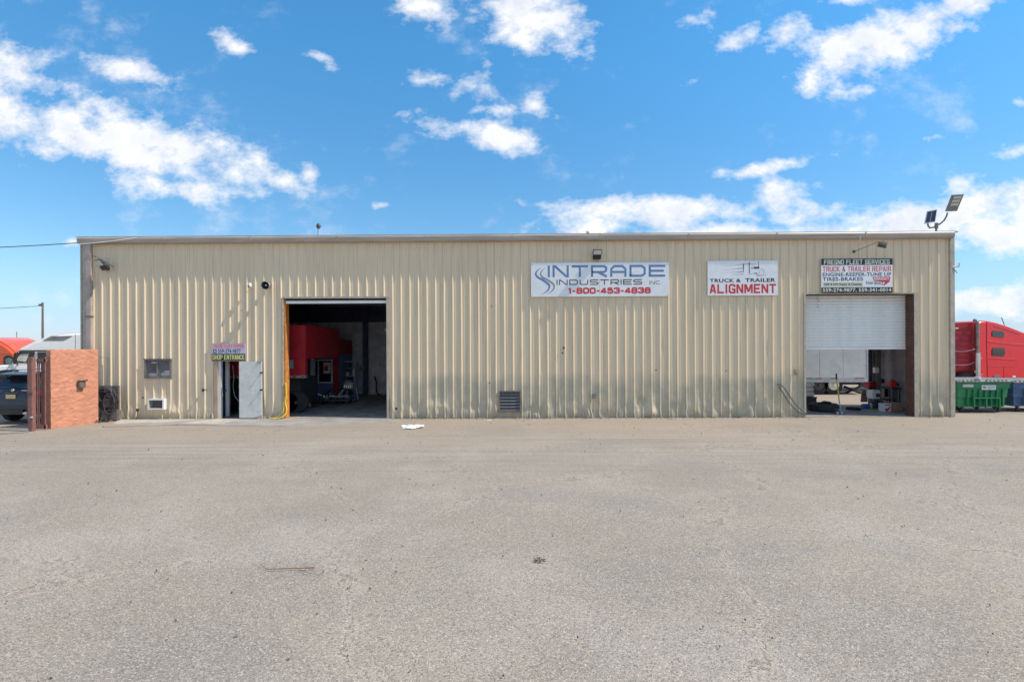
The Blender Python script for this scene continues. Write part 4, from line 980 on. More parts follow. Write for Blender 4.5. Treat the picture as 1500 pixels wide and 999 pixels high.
# keep the near face plane; the wall is 0.22 thick behind it
dv = Vector((Bp[0]-A[0], Bp[1]-A[1], 0)); L_ = dv.length; dv.normalize(); nv = Vector((dv.y, -dv.x, 0))   # nv points to the lit side
if nv.x < 0: nv = -nv
zt2 = WZ(75, 512, A[1])
t = thing('stucco_wall', 'orange rough stucco wall stub between gate and workshop', 'wall', (A[0], A[1], 0))
def stucco():
    mb = MB()
    # loop round the block: end, front, far end, back ; grid of points displaced
    per = [(Vector((A[0], A[1], 0))-nv*.20, 0), (Vector((A[0], A[1], 0)), .20), (Vector((A[0], A[1], 0))+dv*L_, .2+L_), (Vector((A[0], A[1], 0))+dv*L_-nv*.20, .4+L_)]
    loop = []
    for i in range(4):
        a, b = per[i][0], per[(i+1) % 4][0]; n = max(2, int((b-a).length/.028)) if i < 3 else 4
        for k in range(n): loop.append(a.lerp(b, k/n))
    nz = 88; c = sum(loop, Vector())/len(loop)
    for j in range(nz+1):
        z = -0.02+(zt2+.02)*j/nz
        for p in loop:
            q = p+Vector((0, 0, z)); d = (q-Vector((c.x, c.y, z))).normalized()
            f = mnoise.fractal(Vector((q.x*7, q.y*7, q.z*11)), 1.0, 2.0, 4)
            r_ = abs(mnoise.noise(Vector((q.x*5+4, q.y*5, q.z*9))))
            inset = 0.02 if j == nz else 0
            mb.v.append(q+nv*(0.010*f+0.014*max(0, .25-r_)*4*.5)*(1 if (p-c).dot(nv) > 0 else -1) - d*inset)
    n = len(loop)
    mb.f = [(j*n+k, j*n+(k+1) % n, (j+1)*n+(k+1) % n, (j+1)*n+k) for j in range(nz) for k in range(n)]+[tuple(nz*n+k for k in range(n))]
    return mb
stucco().build('masonry', 'stucco', t, smooth=True, auto=60)
def onwall(f, z, off): return Vector((A[0], A[1], 0))+dv*L_*f+nv*off+Vector((0, 0, z))
RW = Matrix.Translation(onwall(.6, WZ(114, 563, -1.6), .03)) @ Matrix.Rotation(math.atan2(dv.y, dv.x), 4, 'Z')
t = thing('keypad_box', 'small brown keypad box mounted on the orange stucco wall', 'keypad', RW.translation)
MB().bbox(-.10, .10, -.09, 0, -.14, .08, .012, 2, RW).build('housing', 'board', t)
MB().bbox(-.11, .12, -.12, 0, .082, .11, .008, 2, RW).build('hood', 'dgrey', t)
MB().tube([RW @ Vector((.12, -.05, .1)), RW @ Vector((.17, -.08, .13))], .018).build('bolt', 'dgrey', t)
MB().tube([RW @ Vector((.0, -.02, -.14)), RW @ Vector((0, -.02, -.24))], .008).build('cable', 'dgrey', t)

GPt = GP(49, 632); yg = GPt[1]+.1
t = thing('gate', 'maroon steel gate post and barred frame beside the stucco wall', 'gate', (WX(49, yg), yg, 0))
xq0, xq1 = WX(43.5, yg), WX(49.5, yg)
MB().bbox(xq0, xq1, yg-.07, yg+.07, 0, WZ(49, 523, yg), .008).build('post', 'maroon', t)
MB().bbox(xq0-.03, xq0-.002, yg-.06, yg+.05, .3, WZ(44, 527, yg), .006).build('post_flange', 'maroon', t)
y2 = yg+.25
MB().box(WX(54, y2), WX(68, y2), y2-.03, y2+.03, WZ(61, 530, y2), WZ(61, 525.5, y2)).build('top_rail', 'maroon', t)
MB().box(WX(54, y2), WX(68, y2), y2-.03, y2+.03, WZ(61, 628, y2), WZ(61, 622, y2)).build('bottom_rail', 'maroon', t)
MB().box(WX(65.3, y2), WX(67.3, y2), y2-.03, y2+.0, 0.02, WZ(66, 523, y2)).build('stile', 'maroon', t)
MB().box(WX(54.6, y2), WX(55.6, y2), y2-.025, y2+.0, 0.02, WZ(66, 525, y2)).build('stile', 'maroon', t)
br = None
for px, hh in ((57.2, 0), (61, 0), (63, 0)):
    b_ = MB().box(WX(px-.7, y2), WX(px+.7, y2), y2-.012, y2+.012, .12, WZ(61, 529, y2)).build('bar', 'maroon', t)
MB().box(WX(55, y2), WX(65, y2), y2-.011, y2+.011, WZ(61, 612, y2), WZ(61, 610.5, y2)).build('cross_bar', 'maroon', t)
lk = pt(46, 611.5, yg-.11); MB().lathe([(.05, -.02), (.06, 0), (.05, .03)], 12, 'Z', lk).build('padlock', 'galv', t, smooth=True)
MB().bbox(WX(44, yg), WX(51, yg), yg-.095, yg-.071, WZ(49, 577.5, yg), WZ(49, 575, yg), .004).build('latch', 'dgrey', t)
# gate track on the ground
tag(MB().tube([GP(-60, 641)+(.012,), GP(42, 633)+(.012,)], .03, 6).build('gate_track', 'mgrey'), 'thin steel gate track on the ground left of the gate post', 'gate track')
# ================================================================== VEHICLES, LEFT YARD
def suv():
    cx, y0 = WX(20, -1.0), -1.0
    Wd = .95; H0 = .30
    t = thing('parked_suv', 'dark blue SUV seen from behind, parked left of the gate', 'car', (cx, y0+2.3, 0))
    # body: cross sections along the length; 20 point half-symmetric profile
    def ring(y, wb, wm, ws, wr, zb, zm, zs, zr):
        half = [(0, zb), (wb*.8, zb), (wb, zb+.05), (wm, (zb+zm)/2), (wm, zm), (ws, zs), (ws-.03, zs+.03), (wr+.05, zr-.12), (wr-.05, zr-.03), (wr*.5, zr), (0, zr+.01)]
        return [Vector((cx+x, y, z)) for x, z in half]+[Vector((cx-x, y, z)) for x, z in half[-2:0:-1]]
    st = [(-.10, .72, .86, .84, .60, .42, .62, .74, .78), (-.04, .82, .93, .90, .64, .36, .66, .98, 1.06), (.05, .86, .955, .91, .66, .34, .80, 1.10, 1.18),
          (.22, .88, .965, .92, .64, .32, .85, 1.12, 1.48), (.42, .90, .97, .925, .62, .30, .85, 1.12, 1.66), (1.0, .92, .975, .93, .63, .28, .85, 1.10, 1.72),
          (2.2, .92, .975, .93, .63, .28, .85, 1.06, 1.73), (2.9, .92, .97, .93, .60, .28, .85, 1.05, 1.62), (3.6, .92, .965, .90, .60, .28, .85, 1.03, 1.10),
          (4.4, .90, .94, .85, .5, .28, .75, .95, .99), (4.75, .78, .82, .7, .4, .34, .62, .78, .82)]
    mb = MB().loft([ring(y0+a[0], *a[1:]) for a in st]); body = mb.build('body', 'navy', t, smooth=True, auto=35)
    # rear window, following the sloping tailgate
    def quad(m, name, par, pts, th=.012):
        mb, n, c = slab([Vector((cx+x, y0+y, z)) for x, y, z in pts], th, '', '', None); return mb.build(name, m, par)
    quad('glass', 'rear_window', t, [(-.70, .035, 1.20), (-.56, .30, 1.585), (.56, .30, 1.585), (.70, .035, 1.20)])
    MB().prism([(.24, 1.60), (.02, 1.63), (.0, 1.67), (.30, 1.72), (.6, 1.74), (.6, 1.68)], cx-.60, cx+.60, .02, plane='YZ', Mx=Matrix.Translation((0, y0, 0))).build('roof_spoiler', 'navy', t, smooth=True)
    for s in (-1, 1):
        MB().bbox(cx+s*.50-.20 if s < 0 else cx+.48, cx-.48 if s < 0 else cx+.93, y0-.085, y0+.10, .93, 1.09, .035).build('tail_lamp', 'tail', t, smooth=True)
        lm = MB().bbox(cx+s*.93-.04, cx+s*.93+.04, y0-.02, y0+.28, .92, 1.10, .03).build('side_lamp', 'tail', t, smooth=True)
        MB().bbox(cx+s*.50-.08, cx+s*.50+.08, y0-.150, y0-.10, .34, .42, .02).build('exhaust_tip', 'chrome', t)
        for yy_ in (.85, 3.75):
            ww = MB().lathe([(.20, -.12), (.34, -.12), (.37, -.09), (.37, .09), (.34, .12), (.20, .12)], 28, 'X', (cx+s*.84, y0+yy_, .37)).build('wheel', 'rubber', t, smooth=True)
            MB().lathe([(.03, s*.10), (.2, s*.115), (.225, s*.125), (.2, s*.05), (.0, s*.04)], 20, 'X', (cx+s*.84, y0+yy_, .37)).build('rim', 'galv', ww, smooth=True)
        quad('glass', 'side_window', t, [(s*.90, .55, 1.16), (s*.66, .62, 1.58), (s*.66, 2.6, 1.60), (s*.91, 2.9, 1.14)])
        MB().tube([(cx+s*.62, y0+.6, 1.74), (cx+s*.62, y0+.7, 1.785), (cx+s*.62, y0+2.4, 1.79), (cx+s*.62, y0+2.5, 1.74)], .015).build('roof_rail', 'chrome', t)
    MB().bbox(cx-.90, cx+.90, y0-.16, y0+.10, .44, .70, .07, 3).build('bumper', 'navy', t, smooth=True)
    MB().bbox(cx-.45, cx+.45, y0-.172, y0-.15, .40, .50, .02).build('bumper_insert', 'black', t)
    MB().bbox(cx-.86, cx+.86, y0-.12, y0+.05, .33, .438, .03).build('lower_valance', 'dgrey', t)
    pl = MB().bbox(cx-.18, cx+.14, y0-.105, y0-.085, .86, 1.00, .006).build('number_plate', 'plate', t)
    MB().bbox(cx-.25, cx+.21, y0-.10, y0-.06, 1.02, 1.06, .01).build('plate_trim', 'dgrey', t)
    MB().lathe([(.055, -.02), (.05, -.03), (.02, -.033), (.001, -.033)], 20, 'Y', (cx, y0-.02, 1.135)).build('emblem', 'galv', t, smooth=True)
    MB().bbox(cx+.30, cx+.50, y0-.045, y0-.03, 1.115, 1.14, .004).build('badge', 'chrome', t)
    MB().tube([(cx-.1, y0+.03, 1.24), (cx+.25, y0+.01, 1.22)], .012).build('wiper', 'black', t)
suv()

def wheel(par, x, y, z, r, w, rim='white', axis='Y', n=28, s=-1):
    ww = MB().lathe([(r*.55, -w/2), (r*.93, -w/2), (r, -w/2+.05), (r, w/2-.05), (r*.93, w/2), (r*.55, w/2)], n, axis, (x, y, z)).build('wheel', 'rubber', par, smooth=True)
    o = (x, y, z)
    MB().lathe([(r*.56, s*w/2*.98), (r*.52, s*w/2*.9), (r*.45, s*w/2*.35), (r*.2, s*w/2*.35), (r*.18, s*w/2*1.05), (.001, s*w/2*1.08)], 20, axis, o).build('rim', rim, ww, smooth=True)
    return ww
# white sleeper tractor facing left
yw, dw = 6.3, 2.4
def PX(lst, y): return [W(a, b, y) for a, b in lst]
t = thing('white_truck', 'white sleeper cab truck parked behind the SUV and stucco wall', 'truck', (WX(60, yw), yw, 0)); wt = t
roofl = PX([(34, 513), (40, 507), (60, 497), (82, 489.5), (100, 487), (135, 486.5), (155, 487), (155, 600), (40, 600), (33, 545), (22, 535.5)], yw)
cab = MB().prism(PX([(32, 514), (37, 509), (52, 499.5), (70, 491.5), (84, 488), (100, 486.6), (125, 485), (165, 485), (165, 598), (60, 598), (45, 560), (34, 548), (24, 536)], yw), yw, yw+dw, .12, 3).build('cab', 'whitetruck', t, smooth=True)
MB().prism(PX([(-14, 548), (-10, 539), (0, 535), (22, 533.5), (40, 533), (46, 560), (46, 590), (30, 590), (24, 562), (8, 552), (-4, 560), (-8, 590), (-14, 590)], yw), yw+.1, yw+dw-.1, .08, 3).build('hood', 'whitetruck', t, smooth=True)
def side(par, name, m, pxs, y, th=.02): return MB().prism(PX(pxs, y), y-th, y, min(.008, th/3)).build(name, m, par)
side(t, 'windshield', 'glass', [(27.5, 530), (35, 515.5), (53, 515.5), (50, 532)], yw-.004)
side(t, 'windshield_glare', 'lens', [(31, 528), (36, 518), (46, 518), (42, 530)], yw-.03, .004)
side(t, 'side_window', 'glass', [(56, 531), (56, 516), (68, 516), (69, 534)], yw-.004)
side(t, 'roof_window', 'mgrey', [(62, 498.6), (72, 492.4), (97, 492), (87, 498.5)], yw-.004)
side(t, 'visor', 'dgrey', [(32, 515.4), (36, 512.8), (68, 512.8), (68, 515.4)], yw-.05, .06)
side(t, 'mirror', 'black', [(25.5, 533), (26, 517.5), (29, 517), (29, 533)], yw-.25, .1)
MB().tube([pt(29, 518, yw-.25), pt(33, 516, yw)], .03).tube([pt(29, 532, yw-.25), pt(33, 534, yw)], .03).build('mirror_arm', 'black', t)
side(t, 'door_seam', 'mgrey', [(100.5, 590), (100.5, 489), (101, 489), (101, 590)], yw-.003, .004)
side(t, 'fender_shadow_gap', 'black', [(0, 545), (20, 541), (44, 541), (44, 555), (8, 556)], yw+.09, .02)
for px in (8, 128): wheel(t, WX(px, yw+.2), yw+.3, .5, .5, .4)
wt.rotation_euler.z = R(20)
# orange truck further left
yo = 8.5
t = thing('orange_truck', 'bright orange truck cab at the left edge behind the white truck', 'truck', (WX(-20, yo+1), yo+1.2, 0))
MB().prism(PX([(-70, 494), (-20, 494), (-2, 500), (10, 507), (20, 516), (24, 524), (23.5, 560), (-70, 560)], yo), yo, yo+2.4, .12, 3).build('cab', 'orange', t, smooth=True)
side(t, 'side_window', 'black', [(5.5, 532), (5.5, 523), (10, 520.5), (17, 521.5), (21.5, 527), (22, 533.5), (14, 536), (7, 535.5)], yo-.005)
side(t, 'window_glass', mat('green_tinted_glass', (.16, .22, .17), .1, var=.4, scale=8), [(8, 532), (8, 526), (13, 524), (18, 526), (20, 532), (14, 534)], yo-.03, .006)
MB().prism(PX([(-70, 562), (26, 562), (26, 600), (-70, 600)], yo), yo+.2, yo+2.2, .05).build('chassis', 'dgrey', t)
side(t, 'door_seam', 'tail', [(-4, 519.2), (-4, 518.6), (20, 518.8), (20, 519.3)], yo-.003, .004)
wheel(t, WX(-15, yo), yo+.3, .5, .5, .4)
# far things: pale shed, hedge, pole
yf = 45
xa_, xb_ = WX(22, 70), WX(200, 70)
t = thing('distant_shed', 'pale low warehouse far off behind the trucks', 'building', ((xa_+xb_)/2, 75, 0))
MB().box(xa_, xb_, 70, 80, 0, WZ(60, 509.5, 70)).build('wall', 'white', t)
MB().box(xa_-.5, xb_+.5, 69.5, 80.5, WZ(60, 509.5, 70), WZ(60, 505.5, 70)).build('roof', 'galv', t)
def bush(name, label, px0, px1, pyt, y, n=900, group=None):
    x0, x1 = WX(px0, y), WX(px1, y); zt = WZ((px0+px1)/2, pyt, y)
    t = thing(name, label, 'bush', ((x0+x1)/2, y, 0), 0, group)
    r_ = random.Random(px0); mb = MB(); cx, hw = (x0+x1)/2, (x1-x0)/2
    cl = [(r_.uniform(-.8, .8), r_.uniform(-.6, .6), r_.uniform(.35, .85), r_.uniform(.18, .32)) for _ in range(22)]
    for k in range(n):
        a, b, c, rr_ = r_.choice(cl)
        d = Vector((r_.gauss(0, 1), r_.gauss(0, 1), r_.gauss(0, 1))).normalized()*rr_*r_.uniform(.6, 1)
        p = Vector((cx+(a+d.x)*hw, y+(b+d.y)*1.5, (c+d.z*.6)*zt)); s = r_.uniform(.09, .2)
        u_ = Vector((r_.gauss(0, 1), r_.gauss(0, 1), r_.gauss(0, 1))).normalized(); v_ = u_.orthogonal().normalized()*s; u_ = u_*s
        o = len(mb.v); mb.v += [p-u_, p+v_*.6, p+u_, p-v_*.6]; mb.f.append((o, o+1, o+2, o+3))
    mb.build('foliage', 'leaf', t)
    MB().tube([(cx, y, 0), (cx, y, zt*.5)], [.12, .06]).tube([(cx, y, zt*.3), (cx+hw*.5, y, zt*.6)], [.06, .03]).tube([(cx, y, zt*.3), (cx-hw*.5, y, zt*.6)], [.06, .03]).build('trunk', 'wood', t)
bush('bush', 'dark green bush beyond the orange truck roof', 9, 34, 504, 36, 2200)
bush('bush', 'tiny far bush rising just above the white truck hood', 33, 46, 509, 52, 900)
yp = 50
t = thing('utility_pole', 'tall thin utility pole rising behind the white truck', 'utility pole', (WX(62.5, yp), yp, 0))
MB().tube([(WX(62.5, yp), yp, 0), pt(62.5, 443, yp)], [.16, .11], 8).build('pole', 'pole', t)
MB().tube([pt(57, 448, yp), pt(64, 448, yp)], .06).build('cross_arm', 'pole', t)
for px in (57.5, 60): MB().lathe([(.08, 0), (.1, .1), (.05, .25)], 8, 'Z', pt(px, 447.5, yp)).build('insulator', 'mgrey', t)
def cable(name, label, a, b, sag, r, m='dgrey'):
    pts = []
    for i in range(13):
        s = i/12; p = a.lerp(b, s); p.z -= sag*4*s*(1-s); pts.append(p)
    tag(MB().tube(pts, r, 5).build(name, m), label, 'cable')
cable('power_line', 'power line running left from the far utility pole', pt(60, 448, yp), pt(-260, 449, yp-8), .5, .035)
cable('service_cable', 'thin service cable running left from the gutter end', pt(113, 356, -.1), pt(-400, 358, 4), .25, .016)
cable('gutter_cable', 'white cable draped along the left end of the gutter', pt(116, 358, -.225), pt(200, 348.6, -.20), .02, .014, 'white')
# far stick
tag(MB().tube([(WX(24.5, 60), 60, 0), pt(24.5, 486, 60)], .05, 6).build('far_mast', 'mgrey'), 'very thin distant mast above the far shed', 'mast')

# ================================================================== RIGHT: TRUCK, DUMPSTERS
yr = 9.6
t = thing('red_truck', 'red sleeper cab truck behind the dumpsters at the right edge', 'truck', (WX(1432, yr), yr, 0)); rtk = t
slp = MB().prism(PX([(1431.5, 478), (1434, 471.5), (1440, 469.5), (1452, 470), (1470, 473), (1490, 478), (1510, 484), (1535, 492), (1560, 505), (1572, 515), (1590, 545), (1590, 575), (1431.5, 575)], yr), yr, yr+2.45, .09, 3).build('sleeper_cab', 'redtruck', t, smooth=True)
MB().prism(PX([(1591, 540), (1640, 545), (1655, 552), (1660, 575), (1660, 590), (1591, 590)], yr), yr+.15, yr+2.3, .08, 3).build('hood', 'redtruck', t, smooth=True)
side(t, 'sleeper_window', 'glass', [(1458, 486), (1460, 484), (1478, 485), (1480, 487), (1480.5, 492), (1479, 494), (1459, 492.5), (1457.5, 491)], yr-.004)
side(t, 'sleeper_window', 'glass', [(1458, 512), (1460, 509.5), (1479, 509.8), (1482, 512), (1482, 519), (1480, 521.5), (1459, 521), (1457.5, 519)], yr-.004)
side(t, 'side_window', 'glass', [(1528, 535), (1530, 514), (1558, 516), (1570, 538)], yr-.004)
# body creases as real ridges and grooves
def ridge(pxs, th, m='redtruck', nm='body_crease', r=.022): MB().tube([pt(a, b, yr-.002) for a, b in pxs], r, 6).build(nm, m, t, smooth=True)
ridge([(1449, 500), (1470, 502), (1490, 503.5), (1530, 506)], 0); ridge([(1449, 524), (1475, 525.5), (1500, 527)], 0); ridge([(1449, 537), (1500, 537.5)], 0, 'redtrailer', r=.012)
ridge([(1448.5, 471), (1448.5, 502), (1450, 556)], 0, 'redtrailer', r=.016); ridge([(1480, 537.6), (1480, 557)], 0, 'redtrailer', r=.01)
ridge([(1462, 477), (1485, 482), (1510, 489)], 0)
side(t, 'step_vent', 'mgrey', [(1461, 555), (1461, 550), (1472.5, 550), (1472.5, 555)], yr-.004, .015)
side(t, 'lettering_plate', 'white', [(1496, 553.5), (1496, 551), (1502, 551), (1502, 553.5)], yr-.004, .01)
MB().tube([pt(1486, 476, yr+.4), pt(1480.5, 464.5, yr+.4)], .02, 5).build('antenna', 'black', t)
MB().tube([pt(1430.5, 560, yr-.1), pt(1430.5, 517, yr-.1)], .13, 14).build('muffler', 'chrome', t, smooth=True)
MB().tube([pt(1430.5, 517, yr-.1), pt(1430.5, 474, yr-.1), pt(1430, 470.5, yr-.05), pt(1427, 469, yr+.1)], [.09, .09, .085, .08], 12).build('exhaust_stack', mat('burnt_steel', (.30, .22, .18), .4, .7, var=.3), t, smooth=True)
for py in (524, 548): MB().box(WX(1431, yr), WX(1436, yr), yr-.14, yr-.0, WZ(1433, py+1, yr), WZ(1433, py, yr)).build('stack_bracket', 'galv', t)
MB().prism(PX([(1405, 577), (1600, 577), (1600, 590), (1405, 590)], yr), yr+.3, yr+2.1, .05).build('chassis', 'dgrey', t)
for px in (1415, 1445, 1625): wheel(t, WX(px, yr), yr+.3, .5, .5, .5, 'chrome')
rtk.rotation_euler.z = R(11)
# red trailer nose behind it
t = thing('red_trailer', 'dull red ribbed trailer behind the cab, beside the workshop corner', 'trailer', (WX(1380, yr), yr+1.3, 0))
xt0, xt1 = WX(1180, yr+.1), WX(1428.5, yr+.1)
MB().bbox(xt0, xt1, yr+.1, yr+2.6, 1.1, WZ(1415, 473, yr+.1), .04).build('body', 'redtrailer', t)
z_ = 1.3
while z_ < WZ(1415, 476, yr): MB().box(WX(1395, yr), xt1-.03, yr+.075, yr+.099, z_, z_+.035).build('side_rib', 'redtrailer', t); z_ += .30
hose('x', None, [pt(1398, 514, yr), pt(1410, 515, yr-.02), pt(1420, 513.5, yr), pt(1429, 511, yr)], .02, '').build('air_line', 'pink', t)
hose('x', None, [pt(1398, 534.5, yr), pt(1412, 534.5, yr-.02), pt(1422, 533, yr), pt(1428, 529, yr)], .02, '').build('air_line', 'pink', t)
hose('x', None, [pt(1404, 556, yr), pt(1415, 545, yr-.05), pt(1426, 531, yr)], .02, '').build('electric_line', 'black', t)
MB().prism(PX([(1420, 557), (1430, 533), (1431, 557)], yr), yr-.03, yr-.01, .004).build('gap_cover', 'black', t)
side(t, 'marker', 'white', [(1399, 482), (1399, 480), (1404, 480), (1404, 481.5)], yr-.0, .01)

def dumpster(label, px0, px1, pyt, pyb, y, m, dep=1.35, lid=True):
    xa, xb = WX(px0, y), WX(px1, y); zb = WZ((px0+px1)/2, pyb, y)+.03; w = xb-xa
    zt = WZ((px0+px1)/2, pyt, y)
    t = thing('dumpster', label, 'dumpster', ((xa+xb)/2, y+dep/2, 0))
    z0 = .20
    # tapered tub with stepped lower part
    def sec(z, ins, bulge=0): return [Vector((xa+ins, y+ins, z)), Vector((xb-ins, y+ins, z)), Vector((xb-ins, y+dep-ins, z)), Vector((xa+ins, y+dep-ins, z))]
    H = zt-z0
    MB().loft([sec(z0, .16), sec(z0+.03, .12), sec(z0+H*.36, .10), sec(z0+H*.38, .07), sec(z0+H*.72, .05), sec(z0+H*.76, .02), sec(zt-.04, .0)]).build('tub', m, t)
    rb = MB()
    MB().bbox(xa-.02, xb+.02, y-.02, y+dep+.02, zt-.09, zt-.03, .012).build('rim', m, t)
    for k in range(7):
        x = xa+w*(.20+.11*k)
        MB().prism([(x-.018, z0+.06), (x+.018, z0+.06), (x+.022, z0+H*.70), (x-.014, z0+H*.70)], y-.0, y+.10, .01).build('rib', m, t)
    zz = z0+H*.37
    MB().box(xa+w*.30, xa+w*.80, y-.03, y+.02, zz-.02, zz+.02).box(xa+w*.30, xa+w*.32, y-.03, y+.04, z0, zz-.021).box(xa+w*.78, xa+w*.80, y-.03, y+.04, z0, zz-.021).box(xa+w*.53, xa+w*.55, y-.028, y+.04, z0, zz-.021).build('push_bar', m, t)
    MB().bbox(xa-.05, xa+.10, y+.25, y+dep-.2, z0+H*.55, z0+H*.72, .02).bbox(xb-.10, xb+.05, y+.25, y+dep-.2, z0+H*.55, z0+H*.72, .02).build('fork_pocket', m, t)
    lids = MB()
    for a, b in ((.0, .495), (.505, 1.0)):
        l = MB().prism([(y-.05, zt-.025), (y-.06, zt+.01), (y+.02, zt+.055), (y+dep*.5, zt+.10), (y+dep+.03, zt+.08), (y+dep+.03, zt-.02)], xa+w*a-.03, xa+w*b+.02, .01, plane='YZ').build('lid', 'lidgrey', t)
        for k in range(6):
            x = xa+w*a+.05+k*w*.075; MB().box(x, x+.03, y-.045, y+dep*.8, zt+.02, zt+.062).build('lid_rib', 'lidgrey', l)
    MB().tube([(xa+w*.5, y-.06, zt), (xa+w*.62, y+.1, zt+.10)], .014).build('lid_strap', 'black', t)
    for x in (xa+.30, xb-.28):
        for yy_ in (y+.22, y+dep-.22):
            c = MB().lathe([(.04, -.028), (.075, -.028), (.08, -.02), (.08, .02), (.075, .028), (.04, .028)], 16, 'Y', (x+.05, yy_, .08)).build('caster', 'rubber', t, smooth=True)
            MB().box(x, x+.10, yy_-.045, yy_+.045, .17, .205).box(x+.02, x+.08, yy_-.042, yy_-.034, .07, .17).box(x+.02, x+.08, yy_+.034, yy_+.042, .07, .17).build('caster_fork', 'dgrey', c)
    return t, xa, xb, z0, zt, w
t, xa, xb, z0, zt, w = dumpster('green plastic dumpster on casters by the right building corner', 1402, 1480, 559, 609, .9, 'green')
yd = .9
lb = MB().box(xa+w*.46, xa+w*.72, yd-.012, yd+.03, zt-.30, zt-.13).build('label_plate', 'white', t)
MB().box(xa+w*.48, xa+w*.535, yd-.015, yd-.0125, zt-.25, zt-.17).build('label_mark', 'inkgrey', lb)
for k in range(3): MB().box(xa+w*.56, xa+w*.70, yd-.015, yd-.0125, zt-.185-k*.035, zt-.17-k*.035).build('label_line', 'inkgrey', lb)
MB().box(xa+w*.10, xa+w*.30, yd-.010, yd+.03, zt-.20, zt-.10).build('blank_label', 'lens', t)
MB().bbox(xa+w*.4, xa+w*.44+.03, yd-.02, yd+.2, zt+.08, zt+.17, .01).build('tape_roll', 'white', t)
dumpster('blue plastic dumpster at the right edge beside the green one', 1484, 1570, 560, 608, 1.1, 'bluebin')
# pale bin/trolley behind the corner
t = thing('hand_cart', 'pale bin on spoked wheels half hidden by the building corner', 'cart', (WX(1400, 1.6), 1.6, 0))
wheel(t, WX(1401.5, 1.4), 1.45, WZ(1401, 602, 1.4), .17, .07, 'galv')
MB().bbox(WX(1392, 1.5), WX(1409, 1.5), 1.5, 1.9, WZ(1400, 580, 1.5), WZ(1400, 570, 1.5), .06).build('tray', 'lens', t, smooth=True)
MB().tube([pt(1402, 602, 1.5), pt(1395, 590, 1.6), pt(1396, 575, 1.6)], .02).build('frame', 'dgrey', t)

# ================================================================== INSIDE THE BIG BAY
y1 = 1.1
t = thing('red_box_trailer', 'red box trailer body standing inside the dark large bay', 'trailer', (-10.2, 3, 0))
xr_ = WX(447, y1); zb_ = WZ(435, 550, y1); zt_r = WZ(447, 476, y1)
MB().bbox(-13.4, xr_, y1, y1+3.7, WZ(447, 526, y1), zt_r, .03).build('box_body', 'redtrailer', t)
MB().box(-13.4, xr_-.01, y1+.01, y1+.2, zb_, WZ(447, 526, y1)-.002).build('lower_side', 'redtrailer', t)
MB().box(-13.4, xr_, y1-.02, y1+.22, zb_-.10, zb_-.002).build('bottom_rail', 'galv', t)
for k in range(18):
    x = xr_-.14-k*.32; MB().box(x, x+.12, y1-.03, y1-.021, zb_-.08, zb_-.03).build('rail_mark', 'tail' if k % 2 else 'dgrey', t)
for k in range(6):
    x = xr_-.5-k*.9; MB().box(x, x+.05, y1-.02, y1-.001, zb_+.05, zt_r-.04).build('side_post', 'redtrailer', t)
MB().bbox(WX(423, y1), WX(430, y1), y1-.03, y1-.022, WZ(426, 540, y1), WZ(426, 527, y1), .003).build('decal', 'inkgrey', t)
MB().box(-13, xr_-.4, y1+.5, y1+2.2, .3, zb_-.12).build('undercarriage', 'black', t)
for px in (425, 437): wheel(t, WX(px, y1+.6), y1+.5, .42, .42, .25, 'dgrey')
# stray cables in front of the trailer seen through the walk-in door
hose('hanging_cable', 'pale cable hanging against the red trailer inside the shop entrance', [pt(341, 535, .9), pt(342.5, 552, .9), pt(341.5, 566, .9), pt(344, 580, .9), pt(352, 590, .9)], .012, 'galv', 'cable')
# office cubicle at the back with door, window
yo_ = 6.6
t = thing('office_cubicle', 'small office with a window and red top inside the large bay', 'office', (-9.6, yo_+1, 0))
xo0, xo1 = WX(440, yo_), WX(496, yo_)
zs_ = WZ(470, 514, yo_)
MB().box(xo0, xo1, yo_, yo_+2, 0, 2.15).build('wall', mat('office_grey_blue', (.13, .17, .30), .7), t)
MB().box(xo0, xo1, yo_-.01, yo_+2.02, 2.151, 2.9).build('upper_wall', 'redtrailer', t)
MB().box(WX(488, yo_), xo1, yo_-.03, yo_-.001, .1, 2.1).build('side_panel', 'redtrailer', t)
MB().box(WX(448, yo_), WX(455, yo_), yo_-.03, yo_-.001, .02, 2.05).build('door', 'mgrey', t)
MB().box(WX(455.5, yo_), WX(460, yo_), yo_-.08, yo_-.001, .02, 2.12).build('door_post', 'white', t)
wf = fr(MB(), WX(460.3, yo_), WX(487, yo_), WZ(470, 561, yo_), WZ(470, 527, yo_), yo_-.06, yo_-.001, .05).box(WX(466, yo_), WX(467.3, yo_), yo_-.058, yo_-.003, WZ(470, 559, yo_), WZ(470, 528.5, yo_)).build('window', 'white', t)
MB().box(WX(461, yo_), WX(486, yo_), yo_-.012, yo_-.004, WZ(470, 560, yo_), WZ(470, 528, yo_)).build('pane', 'glass', wf)
MB().box(WX(474, yo_), WX(484, yo_), yo_-.03, yo_-.014, WZ(470, 547, yo_), WZ(470, 531, yo_)).build('poster', 'white', wf)
MB().box(WX(475, yo_), WX(481, yo_), yo_-.033, yo_-.031, WZ(470, 543, yo_), WZ(470, 536, yo_)).build('poster_print', 'inkred', wf)
# yellow bollard
yb_ = GP(453, 596.6)[1]
t = thing('bollard', 'thin yellow guard post standing inside the large bay', 'bollard', (WX(453, yb_), yb_, 0))
MB().lathe([(.055, 0), (.055, 1.2), (.045, 1.25), (.005, 1.27)], 16, 'Z', (WX(453, yb_), yb_, .012)).build('post', 'yellow', t, smooth=True)
MB().lathe([(.12, .012), (.12, .025), (.056, .03)], 16, 'Z', (WX(453, yb_), yb_, 0)).build('base_plate', 'dgrey', t)
